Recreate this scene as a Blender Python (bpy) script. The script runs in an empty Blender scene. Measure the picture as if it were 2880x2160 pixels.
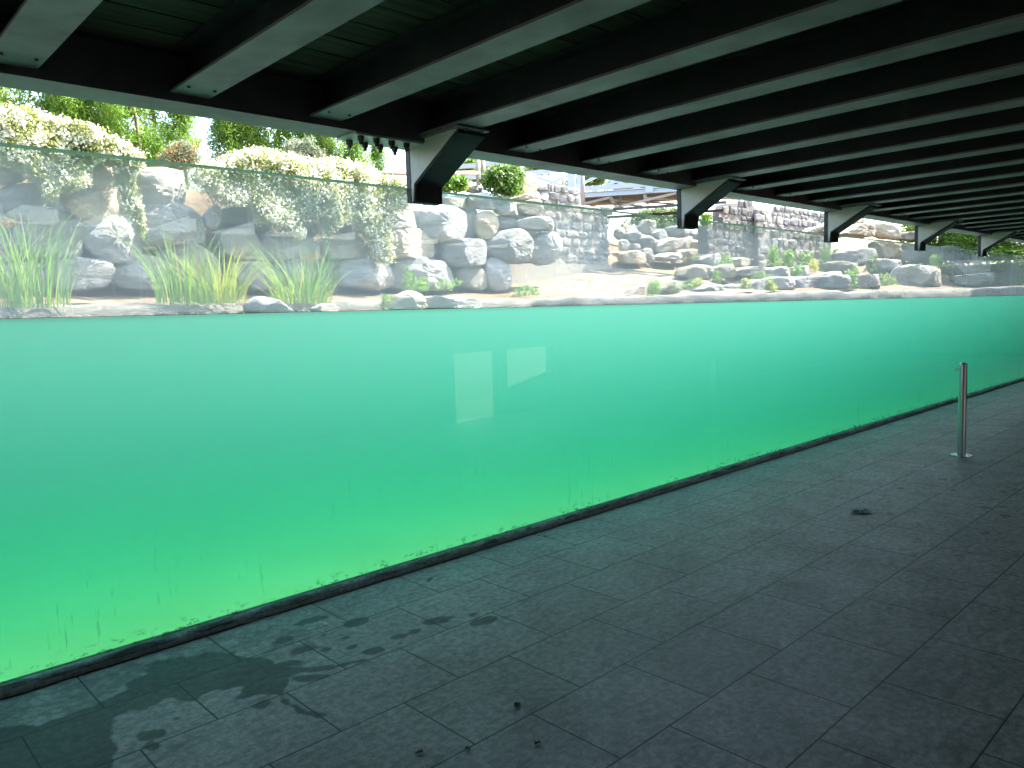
import bpy, bmesh, math, random
import numpy as np
from mathutils import Vector, Matrix, noise
rad = math.radians
S = bpy.context.scene
COL = S.collection
random.seed(4); RNG = np.random.default_rng(4)

# ---------------------------------------------------------------- camera
CAM = Vector((0, -3.92, 1.6))
YAW, PITCH, ROLL, FPX = 0.758377, -0.0900036, -0.0327193, 2150.4
_f = Vector((math.sin(YAW)*math.cos(PITCH), math.cos(YAW)*math.cos(PITCH), math.sin(PITCH)))
_r = Vector((math.cos(YAW), -math.sin(YAW), 0)); _u = _r.cross(_f)
_c, _s = math.cos(ROLL), math.sin(ROLL)
RX = _c*_r + _s*_u; UP = -_s*_r + _c*_u
cd = bpy.data.cameras.new('camera'); cam = bpy.data.objects.new('camera', cd); COL.objects.link(cam)
m = Matrix((RX, UP, -_f)).transposed().to_4x4(); m.translation = CAM
cam.matrix_world = m
cd.sensor_width = 36; cd.lens = 36*FPX/2880; cd.clip_start = 0.05; cd.clip_end = 2000
S.camera = cam
# ---------------------------------------------------------------- light
SUN_DIR = Vector((0.60, -0.15, 0.785)).normalized()      # towards the sun
W = bpy.data.worlds.new("World"); S.world = W; W.use_nodes = True
nt = W.node_tree; bg = nt.nodes['Background']
sky = nt.nodes.new('ShaderNodeTexSky'); sky.sky_type = 'NISHITA'; sky.sun_disc = False
sky.sun_elevation = math.asin(SUN_DIR.z); sky.sun_rotation = math.atan2(SUN_DIR.x, SUN_DIR.y)
sky.air_density = 1.2; sky.dust_density = 3.0; sky.ozone_density = 1.0
nt.links.new(sky.outputs[0], bg.inputs[0]); bg.inputs[1].default_value = 0.15
ld = bpy.data.lights.new('sun', 'SUN'); ld.energy = 4.4; ld.angle = rad(0.53); ld.color = (1, .95, .87)
sun = bpy.data.objects.new('sun', ld); COL.objects.link(sun)
sun.rotation_euler = SUN_DIR.to_track_quat('Z', 'Y').to_euler()
vs = S.view_settings; vs.view_transform = 'Standard'; vs.look = 'None'; vs.gamma = 1; vs.exposure = 2.8
cy = S.cycles
cy.use_denoising = True
try: cy.denoiser = 'OPENIMAGEDENOISE'
except Exception: pass
cy.max_bounces = 14; cy.diffuse_bounces = 5; cy.glossy_bounces = 4; cy.transmission_bounces = 8
cy.volume_bounces = 7; cy.transparent_max_bounces = 24
cy.sample_clamp_indirect = 6; cy.caustics_reflective = False; cy.caustics_refractive = False

# ---------------------------------------------------------------- helpers
def ray(x, y):
    return RX*((x-1440)/FPX) - UP*((y-1080)/FPX) + _f
def ony(x, y, Y):
    d = ray(x, y); return CAM + d*((Y-CAM.y)/d.y)
def onz(x, y, z):
    d = ray(x, y); return CAM + d*((z-CAM.z)/d.z)
Z = {1: (.43397, 0, 200), 2: (.4039, 600, 250), 3: (.34364, 1150, 350), 4: (.27125, 1750, 480), 5: (.27125, 2280, 560),
     6: (.4973, 0, 1500), 7: (.4069, 800, 1500), 8: (.3316, 2380, 950)}
def px(zone, a, b):
    s, ox, oy = Z[zone]; return ox+a*s, oy+b*s

def tag(o, label=None, cat=None, group=None, kind=None):
    if label: o['label'] = label
    if cat: o['category'] = cat
    if group: o['group'] = group
    if kind: o['kind'] = kind
    return o
def thing(name, label, cat, loc=(0, 0, 0), group=None):
    o = bpy.data.objects.new(name, None); COL.objects.link(o); o.location = loc; o.empty_display_size = .1
    return tag(o, label, cat, group)
def link(name, me, mats, parent=None, loc=(0, 0, 0)):
    if not isinstance(mats, (list, tuple)): mats = [mats]
    for q in mats:
        me.materials.append(q)
    o = bpy.data.objects.new(name, me); COL.objects.link(o); o.location = loc
    if parent: o.parent = parent
    return o
def obj(name, bm, mats, parent=None, loc=(0, 0, 0), smooth=False, ang=None):
    bmesh.ops.recalc_face_normals(bm, faces=bm.faces)
    if smooth or ang:
        for f in bm.faces: f.smooth = True
    if ang:
        for e in bm.edges:
            if len(e.link_faces) == 2 and e.calc_face_angle(0) > ang: e.smooth = False
    me = bpy.data.meshes.new(name); bm.to_mesh(me); bm.free()
    return link(name, me, mats, parent, loc)
def box(bm, x0, x1, y0, y1, z0, z1, bev=0):
    vs_ = [bm.verts.new((x, y, z)) for x in (x0, x1) for y in (y0, y1) for z in (z0, z1)]
    fs = [bm.faces.new([vs_[i] for i in q]) for q in
          ((0, 1, 3, 2), (4, 6, 7, 5), (0, 4, 5, 1), (2, 3, 7, 6), (0, 2, 6, 4), (1, 5, 7, 3))]
    if bev:
        es = list({e for f in fs for e in f.edges})
        bmesh.ops.bevel(bm, geom=es, offset=bev, segments=2, affect='EDGES', clamp_overlap=True)
    return fs
def prism(bm, poly, a, b, axis):
    """extrude a 2-D polygon from a to b along axis ('x','y','z')"""
    def P(p, t):
        return {'x': (t, p[0], p[1]), 'y': (p[0], t, p[1]), 'z': (p[0], p[1], t)}[axis]
    A = [bm.verts.new(P(p, a)) for p in poly]; B = [bm.verts.new(P(p, b)) for p in poly]
    bm.faces.new(A); bm.faces.new(B[::-1])
    n = len(poly)
    for i in range(n): bm.faces.new((A[i], A[(i+1) % n], B[(i+1) % n], B[i]))
def cyl(bm, p, q, r0, r1=None, n=12, cap=True):
    p, q = Vector(p), Vector(q); r1 = r0 if r1 is None else r1
    d = (q-p).normalized(); a = d.orthogonal().normalized(); b = d.cross(a)
    A = [bm.verts.new(p+(a*math.cos(t)+b*math.sin(t))*r0) for t in [2*math.pi*i/n for i in range(n)]]
    B = [bm.verts.new(q+(a*math.cos(t)+b*math.sin(t))*r1) for t in [2*math.pi*i/n for i in range(n)]]
    for i in range(n): bm.faces.new((A[i], A[(i+1) % n], B[(i+1) % n], B[i]))
    if cap: bm.faces.new(A[::-1]); bm.faces.new(B)
def bar(bm, p, q, w, h, up=(0, 0, 1)):
    """rectangular bar from p to q"""
    p, q = Vector(p), Vector(q); d = (q-p).normalized(); s = d.cross(Vector(up)).normalized(); t = s.cross(d)
    vv = [bm.verts.new(o+s*(i*w/2)+t*(j*h/2)) for o in (p, q) for i, j in ((-1, -1), (1, -1), (1, 1), (-1, 1))]
    for f in ((0, 3, 2, 1), (4, 5, 6, 7), (0, 1, 5, 4), (1, 2, 6, 5), (2, 3, 7, 6), (3, 0, 4, 7)):
        bm.faces.new([vv[i] for i in f])
def inside(p, poly):
    x, y = p; c = False; n = len(poly); j = n-1
    for i in range(n):
        xi, yi = poly[i]; xj, yj = poly[j]
        if (yi > y) != (yj > y) and x < (xj-xi)*(y-yi)/(yj-yi)+xi: c = not c
        j = i
    return c
def in_np(X, Y, poly):
    c = np.zeros(X.shape, bool); n = len(poly); j = n-1
    for i in range(n):
        xi, yi = poly[i]; xj, yj = poly[j]
        if yi != yj:
            c ^= ((yi > Y) != (yj > Y)) & (X < (xj-xi)*(Y-yi)/(yj-yi)+xi)
        j = i
    return c

# ---------------------------------------------------------------- materials
class MatB:
    def __init__(self, name):
        self.m = bpy.data.materials.new(name); self.m.use_nodes = True
        self.t = self.m.node_tree; self.p = self.t.nodes['Principled BSDF']; self.out = self.t.nodes['Material Output']
    def n(self, kind, **kw):
        q = self.t.nodes.new('ShaderNode'+kind)
        for k, v in kw.items(): setattr(q, k, v)
        return q
    def l(self, a, b): self.t.links.new(a, b)
    def noise(self, scale, detail=4, rough=.55, vec=None, dist=0, coord='Object', stretch=None):
        q = self.n('TexNoise'); q.inputs['Scale'].default_value = scale; q.inputs['Detail'].default_value = detail
        q.inputs['Roughness'].default_value = rough; q.inputs['Distortion'].default_value = dist
        if vec is None:
            tc = self.n('TexCoord'); vec = tc.outputs[coord]
            if stretch:
                mp = self.n('Mapping'); mp.inputs['Scale'].default_value = stretch; self.l(vec, mp.inputs[0]); vec = mp.outputs[0]
        self.l(vec, q.inputs['Vector']); return q.outputs['Fac']
    def ramp(self, fac, stops):
        r = self.n('ValToRGB'); e = r.color_ramp.elements
        while len(e) < len(stops): e.new(.5)
        for i, (p, c) in enumerate(stops):
            e[i].position = p; e[i].color = (c if len(c) == 4 else (*c, 1))
        self.l(fac, r.inputs[0]); return r.outputs[0]
    def math(self, op, a, b=None, c=None, clamp=False):
        q = self.n('Math', operation=op, use_clamp=clamp)
        for i, v in enumerate((a, b, c)):
            if v is None: continue
            if isinstance(v, (int, float)): q.inputs[i].default_value = v
            else: self.l(v, q.inputs[i])
        return q.outputs[0]
    def mix(self, fac, a, b, mode='MIX'):
        q = self.n('Mix', data_type='RGBA', blend_type=mode)
        for i, v in ((0, fac), (6, a), (7, b)):
            if isinstance(v, (int, float)): q.inputs[i].default_value = v
            elif isinstance(v, tuple): q.inputs[i].default_value = (*v, 1)
            else: self.l(v, q.inputs[i])
        return q.outputs[2]
    def bump(self, h, strength=.4, dist=.02):
        b = self.n('Bump'); b.inputs['Strength'].default_value = strength; b.inputs['Distance'].default_value = dist
        self.l(h, b.inputs['Height']); self.l(b.outputs[0], self.p.inputs['Normal'])
    def set(self, col=None, rough=None, metal=None, spec=None):
        p = self.p
        if col is not None:
            if isinstance(col, tuple): p.inputs['Base Color'].default_value = (*col, 1)
            else: self.l(col, p.inputs['Base Color'])
        if rough is not None:
            if isinstance(rough, (int, float)): p.inputs['Roughness'].default_value = rough
            else: self.l(rough, p.inputs['Roughness'])
        if metal is not None: p.inputs['Metallic'].default_value = metal
        if spec is not None: p.inputs['Specular IOR Level'].default_value = spec
        return self

def rock_mat(name, c0, c1, c2):
    M = MatB(name); oi = M.n('ObjectInfo'); tc = M.n('TexCoord')
    add = M.n('VectorMath', operation='ADD'); sc = M.n('VectorMath', operation='SCALE'); sc.inputs[3].default_value = 37
    cx = M.n('CombineXYZ'); M.l(oi.outputs['Random'], cx.inputs[0]); M.l(oi.outputs['Random'], cx.inputs[2])
    M.l(cx.outputs[0], sc.inputs[0]); M.l(tc.outputs['Object'], add.inputs[0]); M.l(sc.outputs[0], add.inputs[1])
    v = add.outputs[0]
    mp = M.n('Mapping'); mp.inputs['Scale'].default_value = (1, 1, 3.2); mp.inputs['Rotation'].default_value = (.2, .35, 0); M.l(v, mp.inputs[0])
    n1 = M.noise(2.2, 6, .6, vec=mp.outputs[0], dist=.6); n2 = M.noise(14, 5, .65, vec=mp.outputs[0]); n3 = M.noise(1.1, 3, .5, vec=v)
    col = M.ramp(n1, [(.3, c0), (.5, c1), (.68, c2)])
    col = M.mix(M.ramp(n2, [(.35, (.55, .55, .55)), (.65, (1, 1, 1))]), (.25, .24, .22), col)
    col = M.mix(M.ramp(n3, [(.52, (0, 0, 0)), (.7, (.5, .5, .5))]), col, (.36, .28, .17))
    hs = M.n('HueSaturation'); M.l(col, hs.inputs['Color']); M.l(M.math('MULTIPLY_ADD', oi.outputs['Random'], .5, .75), hs.inputs['Value'])
    M.set(hs.outputs[0], .85, spec=.25)
    M.bump(M.math('ADD', n1, M.math('MULTIPLY', n2, .5)), 1.0, .11)
    return M.m
M_rock = rock_mat('grey_rock', (.20, .196, .19), (.33, .325, .315), (.49, .48, .46))
M_rock_tan = rock_mat('tan_rock', (.28, .22, .15), (.46, .38, .27), (.58, .51, .40))
M_rock_brown = rock_mat('brown_rock', (.13, .11, .08), (.23, .19, .14), (.34, .30, .24))
M_rock_pale = rock_mat('pale_rock', (.22, .20, .17), (.35, .325, .285), (.48, .45, .40))
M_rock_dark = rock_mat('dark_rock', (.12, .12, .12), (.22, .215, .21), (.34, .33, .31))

def steel(name, c, var=.55, rough=.55, metal=.0):
    M = MatB(name); n1 = M.noise(3.5, 6, .65); n2 = M.noise(40, 3, .6)
    col = M.mix(M.ramp(n1, [(.3, (1-var,)*3), (.7, (1+0*var,)*3)]), tuple(x*(1-var) for x in c), c)
    rust = M.ramp(M.noise(6, 6, .7), [(.6, (0, 0, 0)), (.72, (.45, .45, .45))])
    col = M.mix(rust, col, (.12, .075, .045))
    M.set(col, M.ramp(n1, [(.3, (rough+.15,)*3), (.7, (rough-.1,)*3)]), metal, .4); M.bump(n2, .12, .004)
    return M.m
M_steel = steel('painted_steel', (.235, .20, .205))
M_steel_dark = steel('dark_painted_steel', (.055, .057, .062))
M_web = steel('shaded_web_steel', (.035, .031, .028))  # shade of the beam webs and top flanges is put into this dark colour
M_bolt = steel('bolt_steel', (.10, .09, .085), .4, .5, .6)
M_gusset = steel('galvanised_steel', (.72, .69, .63), .25)
M_bridge = steel('bridge_steel', (.42, .46, .50), .15)

def wood(name, a, b, scale=1, stretch=(1.2, 9, 9)):
    M = MatB(name); n = M.noise(3*scale, 6, .6, stretch=stretch, dist=.4)
    oi = M.n('ObjectInfo'); col = M.ramp(n, [(.3, a), (.7, b)])
    hs = M.n('HueSaturation'); M.l(col, hs.inputs['Color']); M.l(M.math('MULTIPLY_ADD', oi.outputs['Random'], .6, .7), hs.inputs['Value'])
    M.set(hs.outputs[0], .8, spec=.2); M.bump(n, .4, .006); return M.m
M_deck = wood('deck_wood', (.045, .036, .026), (.11, .088, .062))
M_rail = wood('weathered_wood', (.28, .24, .2), (.5, .45, .38), 3, (8, 8, 1))
M_timber = wood('brown_timber', (.055, .048, .042), (.12, .10, .085))

def leaf(name, c0, c1, trans=.45, rough=.5):
    M = MatB(name); g = M.n('NewGeometry'); oi = M.n('ObjectInfo')
    at_ = M.n('Attribute', attribute_name='tint')
    col = M.mix(at_.outputs['Fac'], c0, c1)
    M.set(col, rough, spec=.3)
    tr = M.n('BsdfTranslucent'); M.l(M.mix(.5, col, c1), tr.inputs[0])
    mx = M.n('MixShader'); mx.inputs[0].default_value = trans
    M.l(M.p.outputs[0], mx.inputs[1]); M.l(tr.outputs[0], mx.inputs[2]); M.l(mx.outputs[0], M.out.inputs[0])
    return M.m
M_leaf = leaf('tree_leaf', (.055, .125, .02), (.21, .36, .05))
M_leaf2 = leaf('tree_leaf_dark', (.03, .07, .02), (.11, .19, .045))
M_leaf3 = leaf('olive_leaf', (.09, .12, .07), (.22, .25, .16))
M_vine = leaf('vine_leaf', (.10, .13, .03), (.40, .43, .16))
M_flower = leaf('white_flower', (.55, .54, .38), (.85, .84, .72), .35)
M_reed = leaf('reed_blade', (.06, .14, .025), (.2, .34, .055))
M_reed_y = leaf('yellow_blade', (.28, .32, .04), (.5, .48, .07))
M_rust_leaf = leaf('rusty_leaf', (.2, .13, .04), (.34, .24, .09))
M = MatB('bark'); n = M.noise(5, 5, .6, stretch=(3, 3, .6)); M.set(M.ramp(n, [(.3, (.16, .10, .06)), (.7, (.42, .3, .2))]), .9); M.bump(n, .6, .03); M_bark = M.m

# soil, sand, coping, concrete
M = MatB('bank_soil'); n = M.noise(1.5, 6, .6); n2 = M.noise(22, 5, .7); n4 = M.noise(.35, 3)
col = M.ramp(n, [(.32, (.085, .062, .042)), (.5, (.15, .11, .075)), (.68, (.22, .175, .13))])
col = M.mix(M.ramp(n2, [(.5, (0, 0, 0)), (.66, (.6, .6, .6))]), col, (.30, .16, .07))
sp = M.n('SeparateXYZ'); tc = M.n('TexCoord'); M.l(tc.outputs['Object'], sp.inputs[0])
fx = M.math('MULTIPLY', M.math('SUBTRACT', M.math('ADD', sp.outputs[0], M.math('MULTIPLY', n4, 3)), 14.2), .6, clamp=True)
fx2 = M.math('MULTIPLY', M.math('SUBTRACT', 21.5, sp.outputs[0]), .5, clamp=True)
sand = M.ramp(M.noise(3, 6, .65), [(.3, (.10, .08, .06)), (.5, (.19, .16, .122)), (.75, (.26, .23, .185))])
col = M.mix(M.math('MULTIPLY', fx, fx2), col, sand)
M.set(col, .95, spec=.1); M.bump(M.math('ADD', n, n2), .7, .05); M_soil = M.m
M = MatB('coping_stone'); n = M.noise(2.5, 6, .65, stretch=(1, 1, 3)); n2 = M.noise(16, 5, .7)
M.set(M.mix(M.ramp(n2, [(.3, (.35, .35, .35)), (.6, (1, 1, 1))]), (.13, .12, .10), M.ramp(n, [(.3, (.09, .082, .07)), (.65, (.21, .192, .165))])), .9, spec=.2)
M.bump(M.math('ADD', n, n2), .7, .04); M_coping = M.m
M = MatB('pale_concrete'); n = M.noise(1.8, 6, .65); n2 = M.noise(12, 4, .6, stretch=(1, 1, .25))
M.set(M.mix(M.ramp(n2, [(.4, (.3, .3, .3)), (.65, (1, 1, 1))]), (.33, .30, .25), M.ramp(n, [(.3, (.24, .215, .18)), (.7, (.34, .31, .27))])), .9); M.bump(n, .4, .02); M_conc = M.m
M = MatB('dark_concrete'); n = M.noise(1.4, 6, .65); M.set(M.ramp(n, [(.3, (.05, .05, .05)), (.7, (.10, .10, .095))]), .9); M.bump(n, .3, .02); M_wallm = M.m
M = MatB('pool_plaster'); n = M.noise(.8, 5, .6); M.set(M.ramp(n, [(.3, (.44, .29, .10)), (.7, (.52, .35, .14))]), .9); M_basin = M.m
M = MatB('algae_plaster'); n = M.noise(1.6, 5, .6); M.set(M.ramp(n, [(.3, (.50, .52, .08)), (.7, (.66, .64, .12))]), .9); M_algae = M.m
# kerb: dirty concrete strip
M = MatB('dirty_kerb'); n = M.noise(5, 7, .7, stretch=(1, 3, 5), dist=.8); n2 = M.noise(45, 4, .6)
M.set(M.mix(M.ramp(n2, [(.35, (.5, .5, .5)), (.6, (1, 1, 1))]), (.05, .055, .045), M.ramp(n, [(.36, (.045, .055, .045)), (.46, (.14, .155, .135)), (.6, (.34, .36, .33))])), .85)
sp = M.n('SeparateXYZ'); tc = M.n('TexCoord'); M.l(tc.outputs['Object'], sp.inputs[0])
lo_ = M.math('GREATER_THAN', M.math('ADD', M.math('MULTIPLY', n, .03), .014), sp.outputs[2])
base_ = M.p.inputs['Base Color'].links[0].from_socket
M.set(M.mix(M.math('MULTIPLY', lo_, .75), base_, M.ramp(n2, [(.3, (.20, .215, .20)), (.6, (.36, .38, .35))])))
M.bump(n2, .8, .006); M_kerb = M.m
M = MatB('black_gap'); M.set((.012, .012, .011), .9, spec=.1); M_gap = M.m
# stainless steel
M = MatB('stainless_steel'); n = M.noise(60, 3, .6, stretch=(1, 1, .05)); M.set(M.ramp(n, [(.3, (.42, .41, .40)), (.7, (.56, .55, .53))]), .36, 1.0); M_inox = M.m

# paving tiles
M = MatB('stone_paving'); tc = M.n('TexCoord')
mp = M.n('Mapping'); mp.inputs['Location'].default_value = (-.25+.0, -.003, 0); M.l(tc.outputs['Object'], mp.inputs[0])
def brick(mortar, smooth, bias=0):
    b = M.n('TexBrick', offset=.5, offset_frequency=2); b.inputs['Scale'].default_value = 1
    b.inputs['Brick Width'].default_value = .6; b.inputs['Row Height'].default_value = .4525
    b.inputs['Mortar Size'].default_value = mortar; b.inputs['Mortar Smooth'].default_value = smooth; b.inputs['Bias'].default_value = bias
    b.inputs['Color1'].default_value = (0, 0, 0, 1); b.inputs['Color2'].default_value = (1, 1, 1, 1); b.inputs['Mortar'].default_value = (.5, .5, .5, 1)
    M.l(mp.outputs[0], b.inputs['Vector']); return b
wob = M.n('TexNoise'); wob.inputs['Scale'].default_value = 9; M.l(tc.outputs['Object'], wob.inputs['Vector'])
b1 = brick(.0042, .25); tile = b1.outputs['Color']; mort = b1.outputs['Fac']
n1 = M.noise(2.2, 7, .68, dist=.5); n2 = M.noise(28, 6, .7); n3 = M.noise(7, 6, .7, stretch=(1, 2.6, 1), dist=.8); n4 = M.noise(120, 3, .7)
col = M.ramp(n1, [(.25, (.21, .187, .168)), (.5, (.312, .284, .256)), (.75, (.395, .365, .333))])
col = M.mix(.22, col, M.mix(tile, (.23, .215, .195), (.375, .355, .335)))
col = M.mix(M.ramp(n3, [(.51, (0, 0, 0)), (.67, (.68, .68, .68))]), col, (.09, .078, .068))
col = M.mix(M.ramp(n2, [(.42, (.6, .6, .6)), (.6, (0, 0, 0))]), col, (.09, .085, .08))
col = M.mix(M.ramp(n4, [(.3, (.5, .5, .5)), (.5, (0, 0, 0))]), col, (.08, .075, .07))
mo = M.ramp(M.noise(3, 4, .6), [(.2, (.7, .7, .7)), (.5, (1, 1, 1))])
col = M.mix(M.math('MULTIPLY', mort, mo), col, (.012, .011, .010))
aw = M.n('Attribute', attribute_name='wet'); as_ = M.n('Attribute', attribute_name='stain')
wet = M.ramp(aw.outputs['Fac'], [(.25, (0, 0, 0)), (.7, (1, 1, 1))])
st = M.ramp(as_.outputs['Fac'], [(.3, (0, 0, 0)), (.7, (.6, .6, .6))])
col = M.mix(M.math('MULTIPLY', wet, .9), col, M.mix(1.0, col, (.17, .18, .17), 'MULTIPLY'))
col = M.mix(st, col, (.03, .028, .025))
M.set(col, M.math('SUBTRACT', M.ramp(n1, [(.3, (.62, .62, .62)), (.7, (.48, .48, .48))]), M.math('MULTIPLY', wet, -.05)), spec=.34)
hh = M.math('ADD', M.math('MULTIPLY', mort, -1.6), M.math('ADD', M.math('MULTIPLY', n2, .5), M.math('MULTIPLY', n4, .18)))
bp = M.n('Bump'); M.l(hh, bp.inputs['Height']); bp.inputs['Distance'].default_value = .003
M.l(M.math('SUBTRACT', .75, M.math('MULTIPLY', wet, .45)), bp.inputs['Strength']); M.l(bp.outputs[0], M.p.inputs['Normal'])
M_floor = M.m

# glass: straight-through transparency, Fresnel gloss, salt film, algae marks near the foot
def glass_mat():
    M = MatB('tank_glass'); M.t.nodes.remove(M.p)
    g = M.n('NewGeometry'); tc = M.n('TexCoord'); sp = M.n('SeparateXYZ'); M.l(tc.outputs['Object'], sp.inputs[0])
    ior = M.math('ADD', M.math('MULTIPLY', g.outputs['Backfacing'], 1/1.5-1.5), 1.5)
    fr = M.n('Fresnel'); M.l(ior, fr.inputs['IOR'])
    front = M.math('SUBTRACT', 1, g.outputs['Backfacing'])
    ns = M.n('SeparateXYZ'); M.l(g.outputs['True Normal'], ns.inputs[0])
    tr = M.n('BsdfTransparent'); tr.inputs[0].default_value = (.965, .985, .975, 1)
    gl = M.n('BsdfGlossy'); gl.inputs['Roughness'].default_value = .0
    di = M.n('BsdfDiffuse'); di.inputs[0].default_value = (.90, .84, .78, 1)
    tl = M.n('BsdfTranslucent'); tl.inputs[0].default_value = (.93, .90, .86, 1)
    film = M.n('MixShader'); film.inputs[0].default_value = .6; M.l(di.outputs[0], film.inputs[1]); M.l(tl.outputs[0], film.inputs[2])
    # film amount: above the waterline salt veil, streaky
    c1 = M.noise(.7, 4, .6, stretch=(1, 1, .6)); c2 = M.noise(4, 6, .7, stretch=(2.2, 1, .22))
    am = M.math('ADD', M.ramp(c1, [(.3, (.75,)*3), (.7, (1.25,)*3)]), M.ramp(c2, [(.56, (0,)*3), (.72, (.45,)*3)]))
    above = M.math('MULTIPLY', M.math('SUBTRACT', sp.outputs[2], 1.655), 60, clamp=True)
    amt = M.math('MULTIPLY', am, M.math('ADD', M.math('MULTIPLY', above, FILM_HI-FILM_LO), FILM_LO))
    x0 = M.n('MixShader'); M.l(M.math('MULTIPLY', amt, front), x0.inputs[0]); M.l(tr.outputs[0], x0.inputs[1]); M.l(film.outputs[0], x0.inputs[2])
    x1 = M.n('MixShader'); M.l(M.math('MULTIPLY', fr.outputs[0], front), x1.inputs[0]); M.l(x0.outputs[0], x1.inputs[1]); M.l(gl.outputs[0], x1.inputs[2])
    # algae and drips
    zf = M.math('SUBTRACT', 1, M.math('MULTIPLY', M.math('SUBTRACT', sp.outputs[2], .05), 14, clamp=True), clamp=True)
    a1 = M.noise(9, 6, .75, stretch=(1.6, 1, 4)); a2 = M.noise(1.3, 3, .5)
    al = M.math('MULTIPLY', zf, M.math('MULTIPLY', M.ramp(a1, [(.54, (0,)*3), (.60, (1,)*3)]), M.ramp(a2, [(.42, (0,)*3), (.5, (1,)*3)])))
    zd = M.math('SUBTRACT', 1, M.math('MULTIPLY', M.math('SUBTRACT', sp.outputs[2], .15), 1.7, clamp=True), clamp=True)
    d1 = M.noise(38, 4, .75, stretch=(1, 1, .07)); d2 = M.noise(1.9, 4, .6, stretch=(1, 1, .9))
    dr = M.math('MULTIPLY', zd, M.math('MULTIPLY', M.ramp(d1, [(.60, (0,)*3), (.70, (.6,)*3)]), M.ramp(d2, [(.48, (0,)*3), (.6, (1,)*3)])))
    wl = M.math('LESS_THAN', M.math('ABSOLUTE', M.math('SUBTRACT', sp.outputs[2], 1.6555)), .0022)
    dirt = M.math('MULTIPLY', M.math('MAXIMUM', M.math('MAXIMUM', al, dr), M.math('MULTIPLY', wl, .75)), front)
    dd = M.n('BsdfDiffuse'); dd.inputs[0].default_value = (.16, .13, .055, 1)
    dt = M.n('BsdfTranslucent'); dt.inputs[0].default_value = (.16, .14, .05, 1)
    da = M.n('MixShader'); da.inputs[0].default_value = .5; M.l(dd.outputs[0], da.inputs[1]); M.l(dt.outputs[0], da.inputs[2])
    x2 = M.n('MixShader'); M.l(M.math('MULTIPLY', dirt, .8), x2.inputs[0]); M.l(x1.outputs[0], x2.inputs[1]); M.l(da.outputs[0], x2.inputs[2])
    # only the two big faces carry the film; side faces stay clear
    big = M.math('GREATER_THAN', M.math('ABSOLUTE', ns.outputs[1]), .5)
    x3 = M.n('MixShader'); M.l(M.math('MULTIPLY', big, 1), x3.inputs[0]); M.l(tr.outputs[0], x3.inputs[1]); M.l(x2.outputs[0], x3.inputs[2])
    M.l(x3.outputs[0], M.out.inputs[0]); return M.m
FILM_HI, FILM_LO = .34, .012
M_glass = glass_mat()
M = MatB('glass_edge'); M.set((.26, .42, .24), .35)
tl = M.n('BsdfTranslucent'); tl.inputs[0].default_value = (.32, .52, .30, 1); mx = M.n('MixShader'); mx.inputs[0].default_value = .55
M.l(M.p.outputs[0], mx.inputs[1]); M.l(tl.outputs[0], mx.inputs[2]); M.l(mx.outputs[0], M.out.inputs[0]); M_edge = M.m
# water: clear sides against the glass, Fresnel surface on top, scattering body
M = MatB('turbid_pool_water'); M.t.nodes.remove(M.p)
g = M.n('NewGeometry'); ns = M.n('SeparateXYZ'); M.l(g.outputs['True Normal'], ns.inputs[0])
fr = M.n('Fresnel'); fr.inputs['IOR'].default_value = 1.33
top = M.math('GREATER_THAN', M.math('ABSOLUTE', ns.outputs[2]), .7)
tr = M.n('BsdfTransparent'); gl = M.n('BsdfGlossy'); gl.inputs['Roughness'].default_value = .03
mx = M.n('MixShader'); M.l(M.math('MULTIPLY', fr.outputs[0], top), mx.inputs[0]); M.l(tr.outputs[0], mx.inputs[1]); M.l(gl.outputs[0], mx.inputs[2])
M.l(mx.outputs[0], M.out.inputs[0])
vsc = M.n('VolumeScatter'); vsc.inputs['Color'].default_value = (.93, 1, .97, 1); vsc.inputs['Density'].default_value = .20; vsc.inputs['Anisotropy'].default_value = .55
vab = M.n('VolumeAbsorption'); vab.inputs['Color'].default_value = (.20, .728, .672, 1); vab.inputs['Density'].default_value = 1.0
ad = M.n('AddShader'); M.l(vsc.outputs[0], ad.inputs[0]); M.l(vab.outputs[0], ad.inputs[1]); M.l(ad.outputs[0], M.out.inputs[1])
M_water = M.m

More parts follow.
